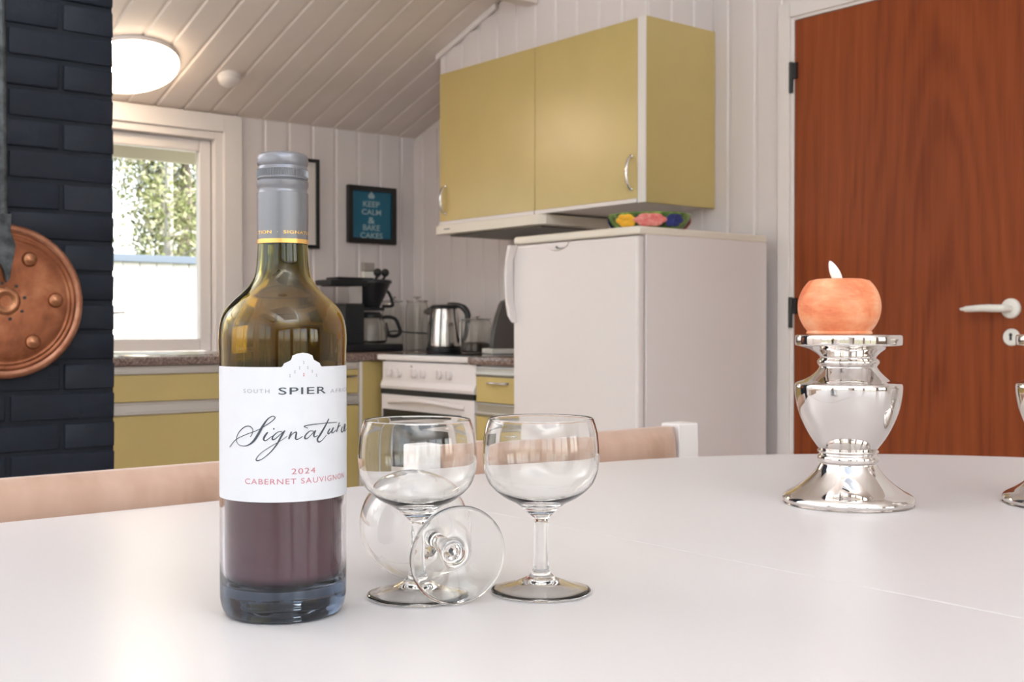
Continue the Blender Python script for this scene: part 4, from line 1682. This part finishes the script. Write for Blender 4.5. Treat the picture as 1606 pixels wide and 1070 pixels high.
def make_holder():
    h = thing('candle_holder', '', 'candle holder', (0, 0, 0), 0, 'silver candle holders')
    k = .001

    def L(name, pts, n=4, sm=True):
        bm = BM()
        lathe(bm, catmull([(a * k, b * k) for a, b in pts], n) if sm else [(a * k, b * k) for a, b in pts], 96)
        part(h, name, bm, 'silver_mirror', world=False, sharp=60)
    L('base', [(0, .3), (62, .3), (66.5, .6), (68.6, 3), (68.8, 5.5), (67, 8.5), (63.5, 11), (57, 14.5), (49, 20), (41, 27), (34.5, 34), (31, 39.5), (29.6, 42)])
    L('lower_collar', [(29.6, 42), (29.6, 43.5), (31.4, 44.6), (32, 47.5), (31.6, 50.5), (30, 52.3), (29.6, 54), (31.4, 54.8), (31.8, 56.2), (30.6, 57.4), (29.8, 58)], 3)
    L('vase_body', [(29.8, 58), (33, 62), (40.5, 73), (47.5, 87), (52.5, 101), (55.0, 114), (55.7, 121), (55.8, 124.5), (55.0, 127.6), (52, 129.3), (46, 131.6), (39, 135.5), (33.5, 140.2), (30.2, 144.5), (29.6, 146)])
    L('upper_collar', [(29.6, 146), (30.4, 147.3), (32, 149.5), (32, 152), (30.4, 154.2), (28.8, 155.2)], 3)
    L('top_plate', [(28.8, 155.2), (30, 157.5), (35, 161.5), (42, 165.2), (50, 167.6), (53.5, 168.4), (55, 169.4), (55.3, 172), (55.3, 177), (54.6, 179.3), (53, 180), (50, 179.6), (30, 179.3), (0, 179.3)], 3)
    return h


h1 = make_holder()
hx1, hy1 = at(1330.5, 1.234)
h1.location = (hx1, hy1, TZ + .0003)
h1['label'] = 'silver urn shaped candle holder carrying the orange ball candle'
h2 = copy_tree(h1)
hx2, hy2 = at(1682, 1.225)
h2.location = (hx2, hy2, TZ + .0003)
h2['label'] = 'second silver candle holder, cut off by the right picture edge'
cx_, cy_ = at(1316, 1.234)
cd = thing('ball_candle', 'orange ball candle with electric flame on the silver holder', 'candle', (cx_, cy_, TZ + .1806))
bm = BM()
RBall = .0432
zc = .0295
pr_ = [(0, 0), (.0330, 0), (.0345, .0012)]
for k in range(-24, 24):
    a = radians(k * 2.2)
    zz = zc + RBall * .93 * sin(a)
    if .003 < zz < .0575:
        pr_.append((RBall * cos(a), zz))
pr_ += [(.0262, .0586), (.024, .0592), (.012, .0585), (0, .0583)]
lathe(bm, pr_, 64)
part(cd, 'wax_body', bm, 'candle_wax', world=False, sharp=60)
bm = BM()
fl = catmull([(0, 0), (.0042, .001), (.0056, .008), (.0048, .016), (.0022, .023), (0, .0255)], 4)
lathe(bm, fl, 20)
for v in bm.verts:
    v.co.y *= .55
bm.transform(Matrix.Translation((0, 0, .0555)) @ Matrix.Rotation(-radians(39.4), 4, 'Z') @ Matrix.Rotation(radians(-24), 4, 'Y'))
part(cd, 'flame', bm, 'flame_plastic', 'white plastic flame', world=False, sharp=80)

# ================================================================== outside
bm = BM()
box(bm, -40, 40, -40, 60, -.35, -.18)
gr = link('ground', mesh_of(bm, 'ground'), 'grass')
gr['kind'] = 'structure'
bm = BM()
box(bm, -2.9, 3.7, 5.28, 5.31, 1.716, 1.815, .002)
box(bm, -2.9, 3.7, YW + .165, 5.28, 1.80, 1.815)
struct('eave', bm, 'eave_paint', 'pale painted roof eave outside the window')
fn = thing('garden_fence', 'white board garden fence with grey cap outside the window', 'fence', (3.5, 8.5, -.18))
bm = BM()
box(bm, -.002, .128, 0, .022, 0, 1.60, .003)
for v in bm.verts:
    v.co.x *= .955
fb = mesh_of(bm, 'fence_board')
for k in range(54):
    o = link('fence_board', fb, 'fence_paint', fn)
    o.location = (-3.5 + .13 * k - .02, random.uniform(-.003, .003), 0)
bm = BM()
box(bm, -.05, 7.1, 8.46, 8.56, 1.42, 1.475, .004)
part(fn, 'cap_rail', bm, 'fence_cap', 'grey blue cap rail')
for k in range(5):
    bm = BM()
    box(bm, k * 1.7, k * 1.7 + .09, 8.525, 8.61, -.18, 1.42, .004)
    part(fn, 'fence_post', bm, 'fence_paint')


def tree(x, y, h, lean, bark, leafs, label, seed, n=1500, RC_=.66, size=.06):
    rnd = random.Random(seed)
    t = thing('garden_tree', label, 'tree', (x, y, -.18), 0, 'trees beyond the garden fence')

    def keep(p):
        r = math.hypot(p[0], p[1])
        return p if r < RC_ - .03 else Vector((p[0] * (RC_ - .03) / r, p[1] * (RC_ - .03) / r, p[2]))
    bm = BM()
    trunk = [keep(Vector((lean * h * (k / 6) ** 1.3 + rnd.uniform(-.05, .05), rnd.uniform(-.06, .06), h * k / 6))) for k in range(7)]
    tp = catmull([tuple(p) for p in trunk], 3)
    tube(bm, tp, [.06 * (1 - .75 * i / (len(tp) - 1)) * h / 4 for i in range(len(tp))], 8)
    part(t, 'trunk', bm, bark, world=False)
    tips = []
    for b_ in range(14):
        f = rnd.uniform(.22, .97)
        p = Vector(tp[int(f * (len(tp) - 1))])
        a = rnd.uniform(0, 2 * pi)
        L = rnd.uniform(.45, .66)
        d = Vector((cos(a), sin(a), rnd.uniform(-.1, .7)))
        pts = [p, p + d * L * .35 + Vector((0, 0, rnd.uniform(-.05, .1))), p + d * L * .7 + Vector((0, 0, rnd.uniform(-.1, .15))), p + d * L]
        pts = [keep(q_) for q_ in pts]
        bm = BM()
        tube(bm, catmull([tuple(v) for v in pts], 3), [.020 - .0016 * i for i in range(10)], 6)
        part(t, 'branch', bm, bark if b_ % 3 else 'pale_bark', world=False)
        tips += [pts[2], pts[3], pts[1].lerp(pts[2], .5)]
    tips.append(trunk[-1])
    for gi, lf in enumerate(leafs):
        bm = BM()
        for i in range(n):
            c = rnd.choice(tips)
            g = lambda s: rnd.gauss(0, s)
            p = c + Vector((g(.17), g(.17), g(.17)))
            if p.z < .2 or math.hypot(p.x, p.y) > RC_ - .05:
                continue
            e1 = Vector((g(1), g(1), g(1))).normalized()
            e2 = e1.cross(Vector((g(1), g(1), g(1)))).normalized()
            s = size * rnd.uniform(.5, 1.2)
            bm.faces.new([bm.verts.new(p + e1 * s), bm.verts.new(p + e2 * s * .45), bm.verts.new(p - e1 * s), bm.verts.new(p - e2 * s * .45)])
        me = bpy.data.meshes.new('foliage')
        bm.to_mesh(me)
        bm.free()
        o = link('foliage', me, lf, t)
        o['kind'] = 'stuff'


TREES = [(2.6, 9.65, 3.9, .01, 'bark', ('leaf_a', 'leaf_b'), 'leftmost tree of the row right behind the garden fence'),
         (4.05, 9.65, 4.2, .02, 'pale_bark', ('leaf_a', 'leaf_b'), 'slender pale barked tree right behind the garden fence'),
         (5.5, 9.65, 4.0, .03, 'bark', ('leaf_d', 'leaf_a'), 'straw coloured tree to the right, right behind the fence'),
         (3.35, 11.05, 4.8, 0, 'bark', ('leaf_c', 'leaf_b'), 'dark green tree to the left in the second row'),
         (4.75, 11.05, 4.8, .03, 'bark', ('leaf_b', 'leaf_a'), 'leaning brown trunked tree in the second row beyond the fence'),
         (6.2, 11.05, 4.9, 0, 'bark', ('leaf_c', 'leaf_a'), 'dark tree far right in the second row'),
         (4.1, 12.5, 5.4, .01, 'bark', ('leaf_a', 'leaf_d'), 'tall light green tree in the third row beyond the fence'),
         (5.5, 12.5, 5.4, 0, 'bark', ('leaf_c', 'leaf_d'), 'tall grey green tree in the third row beyond the fence'),
         (5.0, 13.95, 6.2, 0, 'bark', ('leaf_b', 'leaf_d'), 'tall straw green tree furthest from the window'),
         (6.4, 13.95, 6.2, 0, 'bark', ('leaf_a', 'leaf_c'), 'tall green tree at the far right of the last row')]
for i, (x, y, h, l, b, lf, lab_) in enumerate(TREES):
    tree(x, y, h, l, b, lf, lab_, 100 + i, 3200 if y < 12 else 3800, .66, .033 if y < 12 else .045)
